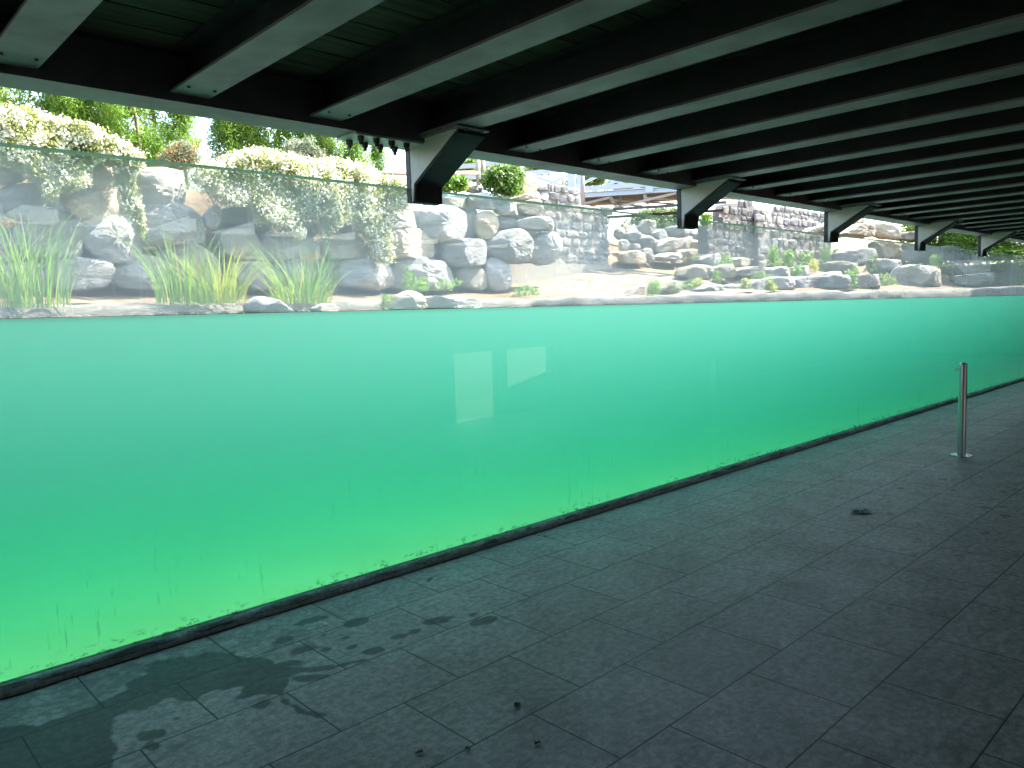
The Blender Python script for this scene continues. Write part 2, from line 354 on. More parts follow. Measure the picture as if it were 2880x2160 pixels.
# ---------------------------------------------------------------- setting: floor
def floor():
    x0, x1, y0, y1, st = .1, 3.7, -2.2, 0.0, .0125
    nx, ny = int(round((x1-x0)/st))+1, int(round((y1-y0)/st))+1
    X, Y = np.meshgrid(np.linspace(x0, x1, nx), np.linspace(y0, y1, ny), indexing='ij')
    Xf, Yf = X.ravel(), Y.ravel()
    jit = np.array([noise.noise_vector((a*6, b*6, 0))[:] for a, b in zip(Xf, Yf)])
    jit2 = np.array([noise.noise_vector((a*26, b*26, 3))[:] for a, b in zip(Xf, Yf)])
    Xj = Xf+.045*jit[:, 0]+.014*jit2[:, 0]; Yj = Yf+.045*jit[:, 1]+.014*jit2[:, 1]
    def fl(z, pts): return [tuple(onz(*px(z, a, b), 0)[:2]) for a, b in pts]
    def el(z, a, b, rx, ry, tilt=-12):
        t = rad(tilt); return fl(z, [(a+rx*math.cos(q)*math.cos(t)-ry*math.sin(q)*math.sin(t), b+rx*math.cos(q)*math.sin(t)+ry*math.sin(q)*math.cos(t)) for q in [i*math.pi/8 for i in range(16)]])
    polys = [fl(6, [(-150, 1090), (0, 1100), (240, 1090), (450, 1000), (640, 920), (740, 880), (860, 730), (1000, 705), (1180, 680), (1400, 690), (1560, 720), (1650, 760), (1620, 850), (1600, 900), (1540, 915), (1370, 930), (1390, 860), (1200, 900), (1060, 945), (930, 930), (800, 1000), (720, 980), (640, 1050), (650, 1110), (640, 1210), (640, 1400), (-150, 1400)])]
    thin = [fl(6, [(1560, 880), (1640, 955), (1740, 1005), (1860, 1020), (1800, 1045), (1680, 1015), (1590, 955)]),
            fl(6, [(1600, 770), (1900, 742), (2060, 712), (2090, 722), (1900, 762), (1640, 805)]),
            fl(6, [(1620, 812), (1800, 796), (1910, 792), (1840, 816), (1700, 840)])]
    for q in [(860, 1140, 80, 28), (870, 1200, 45, 25), (990, 1050, 25, 10), (1720, 660, 60, 18), (1640, 735, 70, 16), (1480, 965, 55, 22), (1600, 600, 60, 12),
              (2110, 665, 60, 20), (2020, 500, 70, 25), (1990, 640, 40, 12), (1950, 590, 20, 8), (1860, 655, 30, 8), (1830, 580, 20, 8), (1750, 500, 100, 14)]:
        thin.append(el(6, *q))
    for q in [(1070, 600, 110, 24), (1380, 605, 115, 26), (1290, 568, 28, 12), (900, 675, 50, 15), (790, 710, 60, 18), (800, 758, 25, 8), (1005, 322, 28, 15),
              (490, 620, 70, 26), (200, 600, 120, 18), (620, 815, 90, 22), (140, 805, 90, 18), (50, 900, 60, 18), (260, 712, 20, 9), (420, 725, 35, 8)]:
        thin.append(el(7, *q))
    wet = np.zeros(Xf.shape)
    jit3 = np.array([noise.noise_vector((a*70, b*70, 5))[:] for a, b in zip(Xf, Yf)])
    Xj = Xj+.012*jit2[:, 0]+.009*jit3[:, 0]; Yj = Yj+.012*jit2[:, 1]+.009*jit3[:, 1]
    damp = fl(6, [(-150, 930), (0, 925), (400, 830), (900, 690), (1300, 560), (1560, 520), (1750, 560), (1900, 640), (1700, 780), (1200, 900), (640, 1100), (-150, 1400)])
    soft = .43*in_np(Xj+.06*jit[:, 1], Yj+.06*jit[:, 0], damp)
    pat = np.array([noise.noise((a*9, b*9, 11))+.6*noise.noise((a*22, b*22, 12)) for a, b in zip(Xf, Yf)])
    wet = np.maximum(wet, soft*(pat > -.12))
    for p in polys: wet = np.maximum(wet, in_np(Xj, Yj, p))
    Xk = Xf+.02*jit[:, 0]+.014*jit2[:, 0]+.008*jit3[:, 0]; Yk = Yf+.02*jit[:, 1]+.014*jit2[:, 1]+.008*jit3[:, 1]
    for p in thin: wet = np.maximum(wet, .95*in_np(Xk, Yk, p))
    w = wet.reshape(nx, ny); k = np.array([.25, .5, .25])
    w[:, 1:-1] = w[:, :-2]*.25+w[:, 1:-1]*.5+w[:, 2:]*.25; w[1:-1] = w[:-2]*.25+w[1:-1]*.5+w[2:]*.25
    verts = [(a, b, 0) for a, b in zip(Xf, Yf)]
    faces = [(i*ny+j, (i+1)*ny+j, (i+1)*ny+j+1, i*ny+j+1) for i in range(nx-1) for j in range(ny-1)]
    wv = list(w.ravel()); sv = [0.0]*len(wv)
    # a second finer patch with small stains, to the right
    a0, a1, b0, b1, s2 = 3.7, 9.3, -2.9, 0.0, .02
    mx_, my = int(round((a1-a0)/s2))+1, int(round((b1-b0)/s2))+1
    base = len(verts)
    spots = [el(8, *q, 3) for q in [(1350, 1510, 50, 14), (1190, 1440, 55, 10), (1330, 1435, 45, 8), (1250, 1370, 60, 5), (1390, 1383, 35, 4), (460, 1278, 40, 8), (820, 1200, 40, 10),
             (1180, 1655, 50, 12), (1340, 1310, 40, 7), (1440, 1290, 40, 5), (1150, 1405, 30, 5), (1210, 1475, 25, 4), (1450, 1330, 20, 5)]]
    X2, Y2 = np.meshgrid(np.linspace(a0, a1, mx_), np.linspace(b0, b1, my), indexing='ij'); X2, Y2 = X2.ravel(), Y2.ravel()
    s = np.zeros(X2.shape)
    for p in spots: s = np.maximum(s, in_np(X2, Y2, p))
    verts += [(a, b, 0) for a, b in zip(X2, Y2)]
    faces += [(base+i*my+j, base+(i+1)*my+j, base+(i+1)*my+j+1, base+i*my+j+1) for i in range(mx_-1) for j in range(my-1)]
    wv += [0.0]*len(s); sv += list(s)
    def quad(xa, xb, ya, yb):
        nonlocal verts, faces
        k = len(verts); verts += [(xa, ya, 0), (xb, ya, 0), (xb, yb, 0), (xa, yb, 0)]; faces.append((k, k+1, k+2, k+3)); wv.extend([0]*4); sv.extend([0]*4)
    quad(-14, .1, -2.2, 0); quad(9.3, 40, -2.9, 0); quad(-14, 3.7, -5.2, -2.2); quad(3.7, 40, -5.2, -2.9)
    me = bpy.data.meshes.new('paving'); me.from_pydata(verts, [], faces)
    for nm, v in (('wet', wv), ('stain', sv)):
        a = me.attributes.new(nm, 'FLOAT', 'POINT'); a.data.foreach_set('value', [float(q) for q in v])
    o = link('paving', me, M_floor); tag(o, 'grey stone paving slabs of the viewing area, wet near the glass', None, kind='structure')
floor()

# ---------------------------------------------------------------- pool: basin, water, rim, ground
WL = 1.655
RIM = [(-9, 8.0), (12, 8.0), (14, 7.2), (17, 5.9), (21.2, 4.4), (26.5, 3.4), (26.9, 2.0), (26.2, .11)]
def rimY(x):
    if x <= RIM[0][0]: return 8.0
    for (a, b), (c, d) in zip(RIM[:5], RIM[1:6]):
        if a <= x <= c: return b+(d-b)*(x-a)/(c-a)
    return 3.4
bm = bmesh.new()
poly = [(-9, .101)]+[(x, y+.03) for x, y in RIM[:6]]+[(26.95, 2.0), (26.25, .101)]
prism(bm, poly, -.5, WL, 'z')
tag(obj('water', bm, M_water), 'turbid green pool water behind the glass', None, kind='structure')
bm = bmesh.new()
fl = [bm.verts.new((x, y, -.45)) for x, y in [(-9.2, .0)]+[(-9.2, 8.2)]+RIM[1:-1]+[(26.2, .0)]]
bm.faces.new(fl)
def wallq(p, q, z0, z1):
    vv = [bm.verts.new((*p, z0)), bm.verts.new((*q, z0)), bm.verts.new((*q, z1)), bm.verts.new((*p, z1))]; bm.faces.new(vv)
for p, q in zip(RIM[:5], RIM[1:6]): wallq(p, q, -.5, 1.45)
wallq((-9, 0), (-9, 8), -.5, 1.45)
nend = len(bm.faces)
wallq(RIM[5], RIM[6], -.5, 1.6); wallq(RIM[6], RIM[7], -.5, 1.6)
bm.faces.ensure_lookup_table()
for f in bm.faces[nend:]: f.material_index = 1
me = bpy.data.meshes.new('pool_basin'); bm.to_mesh(me); bm.free()
tag(link('pool_basin', me, [M_basin, M_algae]), 'pale pool floor and far walls under water', None, kind='structure')

def gz(x, y):
    d = y-rimY(x)
    def sm(t): t = min(1, max(0, t)); return t*t*(3-2*t)
    r = sm((x-13.6)/4.8)
    low = 1.93+max(d, 0)*(.13+.05*r)*(.45+.55*sm(d/3))
    if x < 18.6:
        wy = 10.15+1.35*sm((x-12.7)/1.2)
        k = sm((y-wy)/.25)
        z = low*(1-k)+k*(4.05+.35*sm((x-12)/3)+.02*(y-10))
    else:
        z = float(np.interp(d, [0, 1.8, 2.5, 3.5, 4.1, 8.5], [1.93, 1.96, 2.12, 2.3, 2.55, 3.05]))+.75*max(0, y-12.9)
        z = min(z, 4.5)
    z += .06*noise.noise((x*.9, y*.9, 0))+.02*noise.noise((x*4, y*4, 1))
    return z
bm = bmesh.new()
xs = list(np.arange(-12, 30, .2))+list(np.arange(30, 90, 3)); ts = [0, .12, .3, .5, .8, 1.1, 1.4, 1.7]+list(np.arange(1.9, 4.2, .1))+list(np.arange(4.3, 10, .35))+[12, 15, 20, 30, 45, 70, 120]
grid = []
for x in xs:
    ry = rimY(x)+.25; row = []
    for t in ts:
        y = ry+t; row.append(bm.verts.new((x, y, gz(x, y))))
    grid.append(row)
for i in range(len(xs)-1):
    for j in range(len(ts)-1):
        bm.faces.new((grid[i][j], grid[i+1][j], grid[i+1][j+1], grid[i][j+1]))
o = obj('ground', bm, M_soil, smooth=True); tag(o, 'brown soil bank and sandy ramp beyond the pool', None, kind='structure')
# wide ground all round, below everything, reaching the horizon
bm = bmesh.new()
vv = [bm.verts.new(p) for p in ((-600, -600, -1.4), (700, -600, -1.4), (700, 700, -1.4), (-600, 700, -1.4))]; bm.faces.new(vv)
obj('terrain', bm, M_soil)['kind'] = 'structure'
bm = bmesh.new()
vv = [bm.verts.new(p) for p in ((-60, -60, -.02), (60, -60, -.02), (60, -5.2, -.02), (-60, -5.2, -.02))]; bm.faces.new(vv)
M = MatB('yard_earth'); n = M.noise(.6, 6, .65); M.set(M.ramp(n, [(.35, (.035, .035, .02)), (.5, (.085, .07, .045)), (.7, (.13, .11, .075))]), .95); M_yard = M.m
obj('yard', bm, M_yard)['kind'] = 'structure'

# pool rim of rough pale stone
bm = bmesh.new()
pts = []
for (a, b), (c, d) in zip(RIM[:-1], RIM[1:]):
    L = math.hypot(c-a, d-b); n = max(1, int(L/.12)); pts += [(a+(c-a)*i/n, b+(d-b)*i/n) for i in range(n)]
pts = [q for q in pts if q[1] > .4]
prof = [(0, 1.2), (0, 1.62), (.0, 1.80), (.03, 1.90), (.08, 1.945), (.2, 1.955), (.36, 1.95), (.46, 1.92), (.5, 1.7)]
rings = []
for i, (x, y) in enumerate(pts):
    p, q = pts[max(0, i-1)], pts[min(len(pts)-1, i+1)]
    t = Vector((q[0]-p[0], q[1]-p[1], 0)).normalized(); nn = Vector((-t.y, t.x, 0))
    if nn.y < 0 and x < 26: nn = -nn
    if x >= 26 and y < 3.2: nn = Vector((abs(nn.x), nn.y*0, 0))
    row = []
    for o_, z in prof:
        P = Vector((x, y, z))+nn*o_
        v = noise.noise_vector((P.x*2.2, P.y*2.2, P.z*6)); w = noise.noise((P.x*.7, 2, 3))
        if z > 1.5: P += Vector((0, v.y*.05, v.z*.045+w*.03))
        row.append(bm.verts.new(P))
    rings.append(row)
for a, b in zip(rings[:-1], rings[1:]):
    for j in range(len(prof)-1): bm.faces.new((a[j], b[j], b[j+1], a[j+1]))
tag(obj('pool_rim', bm, M_coping, smooth=True), 'low rim of rough pale stone along the far side of the green water', 'rim')

# ---------------------------------------------------------------- glass wall
PJ = 2.97
def glass_wall():
    names = ['panel of tank glass at the left edge, in front of the first reed clump', 'wide glass panel between the left edge and the nearest bracket, boulders behind it',
             'glass panel right of the nearest bracket, with the sandy ramp behind it', 'glass panel between the second and third brackets, dark masonry behind it',
             'glass panel between the third and fourth brackets', 'glass panel between the fourth and fifth brackets', 'glass panel between the fifth and sixth brackets', 'farthest glass panel at the right end of the tank']
    xs_ = [-9]+[PJ+2.88*i for i in range(-1, 6)]+[26.2]
    for i in range(len(xs_)-1):
        a, b = xs_[i], xs_[i+1]
        bm = bmesh.new(); fs = box(bm, a, b, .02, .10, .03, 2.41)
        for f in fs:
            f.normal_update()
            if f.calc_center_median().z > 2.4: f.material_index = 1
        bmesh.ops.delete(bm, geom=[f for f in bm.faces if abs(f.normal.x) > .9], context='FACES_ONLY')
        o = obj('glass_panel', bm, [M_glass, M_edge]); tag(o, names[i], 'glass panel', 'glass panels of the tank wall')
glass_wall()
bm = bmesh.new()
n = 260; xs_ = np.linspace(-9, 26.2, n)
prof = [(-.030, 0.0), (-.034, .012), (-.030, .030), (-.014, .047), (.004, .052), (.018, .050), (.0185, 0.0)]
rr = []
for x in xs_:
    rr.append([bm.verts.new((x, y+(.007*noise.noise((x*7, z*30, 0)) if y < .01 else 0), z+(.004*noise.noise((x*5, 3, z*9)) if z > .02 else 0))) for y, z in prof])
for a, b in zip(rr[:-1], rr[1:]):
    for j in range(len(prof)-1): bm.faces.new((a[j], b[j], b[j+1], a[j+1]))
kt = thing('kerb', 'stained concrete kerb strip along the foot of the glass', 'kerb')
obj('kerb_strip', bm, M_kerb, kt, smooth=True)
bm = bmesh.new(); r0 = []; 
for x in xs_:
    w = .036+.010*noise.noise((x*9, 0, 7))+.005*noise.noise((x*31, 0, 2)); r0.append((bm.verts.new((x, -.03, .004)), bm.verts.new((x, -w-.004, .004))))
for a, b in zip(r0[:-1], r0[1:]): bm.faces.new((a[0], b[0], b[1], a[1]))
obj('joint_gap', bm, M_gap, kt)
bm = bmesh.new(); box(bm, -9, 26.2, 0.0, .100, -1.3, -.003)
box(bm, -9, 26.2, .0205, .0995, -.002, .029)
M = MatB('mossy_footing'); M.set((.10, .15, .06), .9)
obj('footing', bm, M.m, kt)

# ---------------------------------------------------------------- deck overhead
dk = thing('overhead_deck', 'timber deck on grey steel beams overhead, seen from below', 'deck', (0, 0, 2.645))
DZ = -2.645
def dpart(name, bm, mat, parent=None, **k):
    o = obj(name, bm, mat, **k)
    if parent is None: o.parent = dk; o.location = (0, 0, DZ)
    else: o.parent = parent
    return o
YB = -5.2
# edge girder: C channel, web on the viewer's side
bm = bmesh.new()
box(bm, -9, 26.2, -.197, .012, 2.645, 2.657); box(bm, -9, 26.2, -.197, -.187, 2.6571, 2.856); box(bm, -9, 26.2, -.1869, .012, 2.845, 2.8565)
gir = dpart('edge_girder', bm, M_steel)
def hexbolt(bm, x, y, z, r, h, n=6):
    cyl(bm, (x, y, z), (x, y, z-h), r, r, n)
for bi, k in enumerate(range(-3, 35)):
    xc = .769+.7195*k
    bm = bmesh.new(); w = .0925
    t = .012
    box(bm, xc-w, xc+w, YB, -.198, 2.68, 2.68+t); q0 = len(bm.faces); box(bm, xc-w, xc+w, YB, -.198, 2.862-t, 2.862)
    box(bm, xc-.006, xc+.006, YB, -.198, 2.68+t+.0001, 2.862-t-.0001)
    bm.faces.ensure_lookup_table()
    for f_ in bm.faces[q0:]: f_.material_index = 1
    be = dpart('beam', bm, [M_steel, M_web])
    bm = bmesh.new()
    for s in (-1, 1):
        bm = bmesh.new(); hexbolt(bm, xc+s*.06, -.345, 2.6795, .008, .008); o = obj('bolt', bm, M_bolt, be)
y = .38; pi_ = 0
while y > YB+.2:
    bm = bmesh.new(); z0 = 2.8635+.002*random.random()
    box(bm, -9, 26.2, y-.193, y, z0, z0+.045)
    dpart('plank', bm, M_deck); y -= .203
bm = bmesh.new(); box(bm, -9, 26.2, YB, .381, 2.9115, 2.93); dpart('sun_block_sheet', bm, M_deck)  # sheet added above the planks to stop sun through their gaps
# splice plate with hanging bolts
bm = bmesh.new(); box(bm, 2.40, 2.868, -.19, .008, 2.632, 2.6445)
sp_ = dpart('splice_plate', bm, M_gusset)
for i in range(4):
    for yy in (-.035, -.155):
        bm = bmesh.new(); x = 2.455+.105*i
        prof_ = [(.021, 2.6315), (.021, 2.6135), (.019, 2.6130), (.019, 2.604), (.012, 2.6035), (.012, 2.585), (.0005, 2.5845)]
        rr_ = [[bm.verts.new((x+a_*math.cos(q*math.pi/3), yy+a_*math.sin(q*math.pi/3), z_)) for q in range(6)] for a_, z_ in prof_]
        for A_, B_ in zip(rr_[:-1], rr_[1:]):
            for q in range(6): bm.faces.new((A_[q], A_[(q+1) % 6], B_[(q+1) % 6], B_[q]))
        obj('bolt', bm, M_bolt, sp_)

# brackets holding the glass
def make_bracket(label):
    t = thing('bracket', label, 'bracket', (0, 0, 2.31), 'steel brackets from the deck down to the glass')
    D = -2.31
    def pt(name, bm, mat): return obj(name, bm, mat, t, (0, 0, D))
    bm = bmesh.new(); box(bm, 0, .22, -.045, .0, 2.31, 2.6440, .002); pt('back_post', bm, M_steel_dark)
    bm = bmesh.new(); prism(bm, [(-.0455, 2.315), (-.0455, 2.6435), (-.199, 2.6435), (-.199, 2.666), (-.50, 2.666), (-.075, 2.42), (-.062, 2.315)], .003, .013, 'x')
    pt('gusset', bm, M_gusset)
    bm = bmesh.new()
    prism(bm, [(-.0625, 2.31), (-.0625, 2.425), (-.43, 2.6655), (-.50, 2.6655), (-.50, 2.645), (-.075, 2.412), (-.075, 2.31)], .014, .22, 'x')
    bmesh.ops.bevel(bm, geom=list(bm.edges), offset=.003, segments=2, affect='EDGES'); st_ = pt('strut', bm, M_steel_dark)
    bm = bmesh.new(); box(bm, -.03, .215, -.55, -.20, 2.6665, 2.6785, .0015); pt('top_plate', bm, M_steel)
    for i, (x, y_) in enumerate(((.05, -.525), (.17, -.525))):
        bm = bmesh.new(); hexbolt(bm, x, y_, 2.666, .009, .009); pt('bolt', bm, M_bolt)
    for x in (.075, .165):
        bm = bmesh.new(); cyl(bm, (x, -.0755, 2.365), (x, -.083, 2.365), .010, .010, 6); o = obj('bolt', bm, M_bolt, st_)
    return t
BX = [2.87, 5.775, 8.68, 11.52, 14.40, 17.27]
BL = ['nearest dark steel bracket, in front of the boulder wall beside the splice bolts', 'dark steel bracket in front of the grey footbridge, second from the left',
      'dark steel bracket beside the tan rock, third from the left', 'dark steel bracket between the pale rocks, fourth from the left',
      'small dark steel bracket fifth from the left, near the right edge', 'farthest dark steel bracket cut by the right edge of the view']
b0 = make_bracket(BL[0]); b0.location.x = BX[0]
for x, l in zip(BX[1:], BL[1:]):
    c = b0.copy(); COL.objects.link(c); c.location.x = x; c['label'] = l
    for ch in list(b0.children):
        d = ch.copy(); COL.objects.link(d); d.parent = c
        for g2 in ch.children:
            e = g2.copy(); COL.objects.link(e); e.parent = d

# back wall behind the viewer, with an opening to a sunlit yard
bw = thing('back_wall', 'dark concrete wall behind the viewing area with a low opening', 'wall', (0, -5.0, 0))
OX0, OX1 = 7.3, 9.5
bm = bmesh.new()
box(bm, -9, OX0, -5.2, -5.0, -.01, 2.67); box(bm, OX1, 26.2, -5.2, -5.0, -.01, 2.67); box(bm, OX0, OX1, -5.2, -5.0, 1.05, 2.67)
obj('wall_panel', bm, M_wallm, bw, (0, 5.0, 0))
bm = bmesh.new(); box(bm, 8.22, 8.42, -5.17, -5.03, -.01, 1.05); obj('door_post', bm, M_wallm, bw, (0, 5.0, 0)); bm = bmesh.new(); prism(bm, [(8.4201, .0), (9.5, .0), (9.5, .62), (8.4201, .42)], -5.16, -5.04, 'y'); obj('parapet', bm, M_wallm, bw, (0, 5.0, 0))
lw = thing('side_light_blocker', 'dark concrete wall added to block daylight at the near end of the viewing area', 'wall', (-9, -3, 0))  # unseen wall added to cut skylight coming in from the left end
bm = bmesh.new(); box(bm, -9.3, -9, -4.99, -1.6, -.01, 2.64); obj('wall_panel', bm, M_wallm, lw, (9, 3, 0))
M = MatB('ochre_for_reflection'); n = M.noise(1.2, 5, .6); M.set(M.ramp(n, [(.3, (.34, .38, .05)), (.7, (.55, .55, .10))]), .9); M_ochre = M.m  # yellow-green put on the unseen end wall to tint its reflection in the glass
ew = thing('end_wall', 'wall closing the far end of the viewing area, coloured yellow green for its reflection in the glass', 'wall', (26, -3, 0))
bm = bmesh.new(); box(bm, 26, 26.3, -4.99, -.2, -.01, 2.64); obj('wall_panel', bm, M_ochre, ew, (-26, 3, 0))
bm = bmesh.new(); v4 = [bm.verts.new(p) for p in ((27, -6, .004), (60, -6, .004), (60, 1.5, .004), (27, 1.5, .004))]; bm.faces.new(v4)
M = MatB('lawn_green'); n = M.noise(4, 6, .7); M.set(M.ramp(n, [(.35, (.08, .14, .02)), (.7, (.22, .30, .05))]), .95)
tag(obj('lawn', bm, M.m), 'short grass beyond the far end of the viewing area', None, kind='structure')
# ---------------------------------------------------------------- bollard, litter
def bollard():
    X, Y = 8.71, -1.44
    t = thing('bollard', 'stainless steel bollard with a ring, standing on the paving', 'bollard', (X, Y, 0))
    bm = bmesh.new(); r = .038
    prof = [(r, .012), (r, .94), (r*.97, .95), (r*.8, .958), (r*.45, .963), (0.001, .965)]
    n = 40; rings = [[bm.verts.new((a*math.cos(2*math.pi*i/n), a*math.sin(2*math.pi*i/n), z)) for i in range(n)] for a, z in prof]
    for A, B in zip(rings[:-1], rings[1:]):
        for i in range(n): bm.faces.new((A[i], A[(i+1) % n], B[(i+1) % n], B[i]))
    obj('post', bm, M_inox, t, ang=.6)
    bm = bmesh.new(); cyl(bm, (0, 0, .004), (0, 0, .011), .1, .098, 40)
    for k in range(3):
        a = 2*math.pi*k/3+.4; cyl(bm, (.075*math.cos(a), .075*math.sin(a), .011), (.075*math.cos(a), .075*math.sin(a), .018), .008, .007, 8)
    obj('base_plate', bm, M_inox, t, ang=.6)
    # ring: in the view plane direction, on the left side
    bm = bmesh.new(); ax = -_r.copy(); ax.z = 0; ax.normalize()
    cyl(bm, ax*r*.98+Vector((0, 0, .895)), ax*(r+.012)+Vector((0, 0, .895)), .005, .005, 8)
    c = ax*(r+.026)+Vector((0, 0, .895)); n1_, n2_ = 20, 8
    vv = []
    for i in range(n1_):
        a = 2*math.pi*i/n1_; d = ax*math.cos(a)+Vector((0, 0, 1))*math.sin(a); s = ax.cross(Vector((0, 0, 1)))
        vv.append([bm.verts.new(c+d*.015+(d*math.cos(b)+s*math.sin(b))*.004) for b in [2*math.pi*j/n2_ for j in range(n2_)]])
    for i in range(n1_):
        for j in range(n2_): bm.faces.new((vv[i][j], vv[(i+1) % n1_][j], vv[(i+1) % n1_][(j+1) % n2_], vv[i][(j+1) % n2_]))
    obj('ring', bm, M_inox, t, smooth=True)
bollard()
M = MatB('foil_wrapper'); n_ = M.noise(25, 4, .6); M.set(M.ramp(n_, [(.45, (.02, .025, .045)), (.55, (.35, .4, .5))]), .35); M_foil = M.m
bm = bmesh.new(); g_ = [[None]*9 for _ in range(15)]
for i in range(15):
    for j in range(9):
        u, v = i/14-.5, j/8-.5
        g_[i][j] = bm.verts.new((u*.15+.008*noise.noise((u*9, v*9, 1)), v*.07+.01*noise.noise((u*9, v*9, 4)), .006+.03*abs(noise.noise((u*7, v*9, 8)))+.018*(1-abs(2*u))*(1-abs(2*v))))
for i in range(14):
    for j in range(8): bm.faces.new((g_[i][j], g_[i+1][j], g_[i+1][j+1], g_[i][j+1]))
o = obj('wrapper', bm, M_foil, loc=(5.87, -1.57, .002)); o.rotation_euler = (0, 0, -.8)
tag(o, 'small crumpled dark blue foil wrapper lying on the paving', 'litter')
M = MatB('dry_leaf_brown'); M.set((.05, .035, .02), .8); M_dry = M.m
M = MatB('paper_scrap_white'); M.set((.6, .6, .55), .8); M_paper = M.m
for k, (z, a, b, s, lab, mt) in enumerate([(7, 1750, 1460, .03, 'curled dark leaf on the paving near the bottom edge, furthest right', M_dry), (7, 1270, 1500, .03, 'dark crumpled leaf on the paving near the bottom edge, in the middle of three', M_dry),
        (7, 930, 1525, .03, 'dark crumpled leaf on the paving near the bottom edge, leftmost of three', M_dry), (7, 1610, 1203, .04, 'small dark leaf lying on a paving joint', M_dry),
        (6, 1840, 518, .035, 'small white scrap of paper on the wet paving by the kerb', M_paper), (8, 1590, 300, .05, 'dark leaf on the paving below the bollard', M_dry),
        (7, 1800, 25, .03, 'small dark twig bit beside the kerb', M_dry)]):
    p = onz(*px(z, a, b), 0); bm = bmesh.new(); vs_ = []
    for i in range(7):
        u = i/6-.5; w = .35*math.cos(u*2.6)
        vs_.append([bm.verts.new((u*s, v*w*s, .004+.25*s*u*u+.3*s*abs(v)*(.5+.3*math.sin(i)))) for v in (-1, -.4, 0, .4, 1)])
    for i in range(6):
        for j in range(4): bm.faces.new((vs_[i][j], vs_[i+1][j], vs_[i+1][j+1], vs_[i][j+1]))
    o = obj('scrap_of_paper' if mt is M_paper else 'dry_leaf', bm, mt, loc=(p.x, p.y, 0)); o.rotation_euler = (0, 0, k*1.3); tag(o, lab, 'leaf' if mt is M_dry else 'paper scrap')

# ---------------------------------------------------------------- rocks
def chaikin(p, k=1):
    for _ in range(k):
        q = []
        for i in range(len(p)):
            a, b = Vector(p[i]), Vector(p[(i+1) % len(p)]); q += [a*.87+b*.13, a*.13+b*.87]
        p = q
    return p
def resample(p, n):
    p = [Vector(q) for q in p]; L = [(p[(i+1) % len(p)]-p[i]).length for i in range(len(p))]; T = sum(L); out = []
    i = 0; acc = 0
    for k in range(n):
        s = T*k/n
        while acc+L[i] < s: acc += L[i]; i += 1
        out.append(p[i].lerp(p[(i+1) % len(p)], (s-acc)/L[i]))
    return out
def rock(zone, pts, Y, mat, label, group, thick=.75, seed=0, cat='boulder', grow=1.14):
    w = [ony(*px(zone, a, b), Y) for a, b in pts]
    w = [(q.x, q.z) for q in w]
    out = resample(chaikin(w, 1), 72)
    cx = sum(q.x for q in out)/len(out); cz = sum(q.y for q in out)/len(out)
    size = max(max(abs(q.x-cx), abs(q.y-cz)) for q in out)
    th = min(thick, size*1.3)
    rg_ = random.Random(seed*7+1); planes = []
    for _ in range(15):
        a = rg_.uniform(-1.25, 1.25); b = rg_.uniform(-1.0, 1.2)
        nv = Vector((math.sin(a), -math.cos(a)*math.cos(b)*1.2, math.sin(b))).normalized(); planes.append((nv, rg_.uniform(.55, .88)))
    prof = [(.62, .40), (.86, .30), (.97, .14), (1, 0), (.995, -.14), (.975, -.27), (.92, -.37), (.8, -.44), (.62, -.48), (.4, -.495), (.2, -.5), (.08, -.5)]
    bm = bmesh.new(); rings = []
    dx, dz = RNG.uniform(-.25, .25), RNG.uniform(-.25, .25)
    for s, d in prof:
        row = []
        for q in out:
            x, z = (q.x-cx)*s*grow, (q.y-cz)*s*grow; y = d*th
            if d < 0: y += (dx*x+dz*z)*(1-s)*.8
            P = Vector((x, y, z)); k = 1/size
            sd = Vector((seed*3.1, seed*1.7, seed*.9))
            v = noise.noise_vector(P*k*1.3+sd)*.09*size
            d1, _pp = noise.voronoi(P*k*1.7+sd)
            fac = (d1[0]-.45)*.10*size; dirn = P.normalized() if P.length > 1e-4 else Vector((0, -1, 0))
            v2 = noise.noise_vector(Vector((P.x*k*4, P.y*k*4, P.z*k*9))+sd)*.035*size
            gr = max(0, 1-abs(noise.noise(P*k*1.9+sd*1.3))*9)*.07*size+max(0, 1-abs(noise.noise(Vector((P.x*k, P.y*k, P.z*k*3))+sd*.3))*7)*.035*size
            if d < 0: v2 = v2-dirn*gr
            P2 = P+v+dirn*(-fac)*(1 if s < .99 else .5)+v2
            for nv, dd in planes:
                sup = size*math.hypot(nv.x, nv.z)*.85+th*.5*abs(nv.y); e_ = P2.dot(nv)-sup*dd
                if e_ > 0: P2 = P2-nv*e_*.92
            if s > .78: P2 = P2.lerp(Vector((x, P2.y, z)), .85*min(1, (s-.78)/.2))
            P2 = P2+(noise.noise_vector(P*k*11+sd)*.012*size)
            row.append(bm.verts.new(P2))
        rings.append(row)
    n = len(out)
    for A, B in zip(rings[:-1], rings[1:]):
        for i in range(n): bm.faces.new((A[i], A[(i+1) % n], B[(i+1) % n], B[i]))
    bm.faces.new(rings[0]); bm.faces.new(rings[-1][::-1])
    o = obj('boulder', bm, mat, loc=(cx, Y, cz), ang=.42)
    return tag(o, label, cat, group)
G, T, P_, D = M_rock, M_rock_tan, M_rock_pale, M_rock_dark
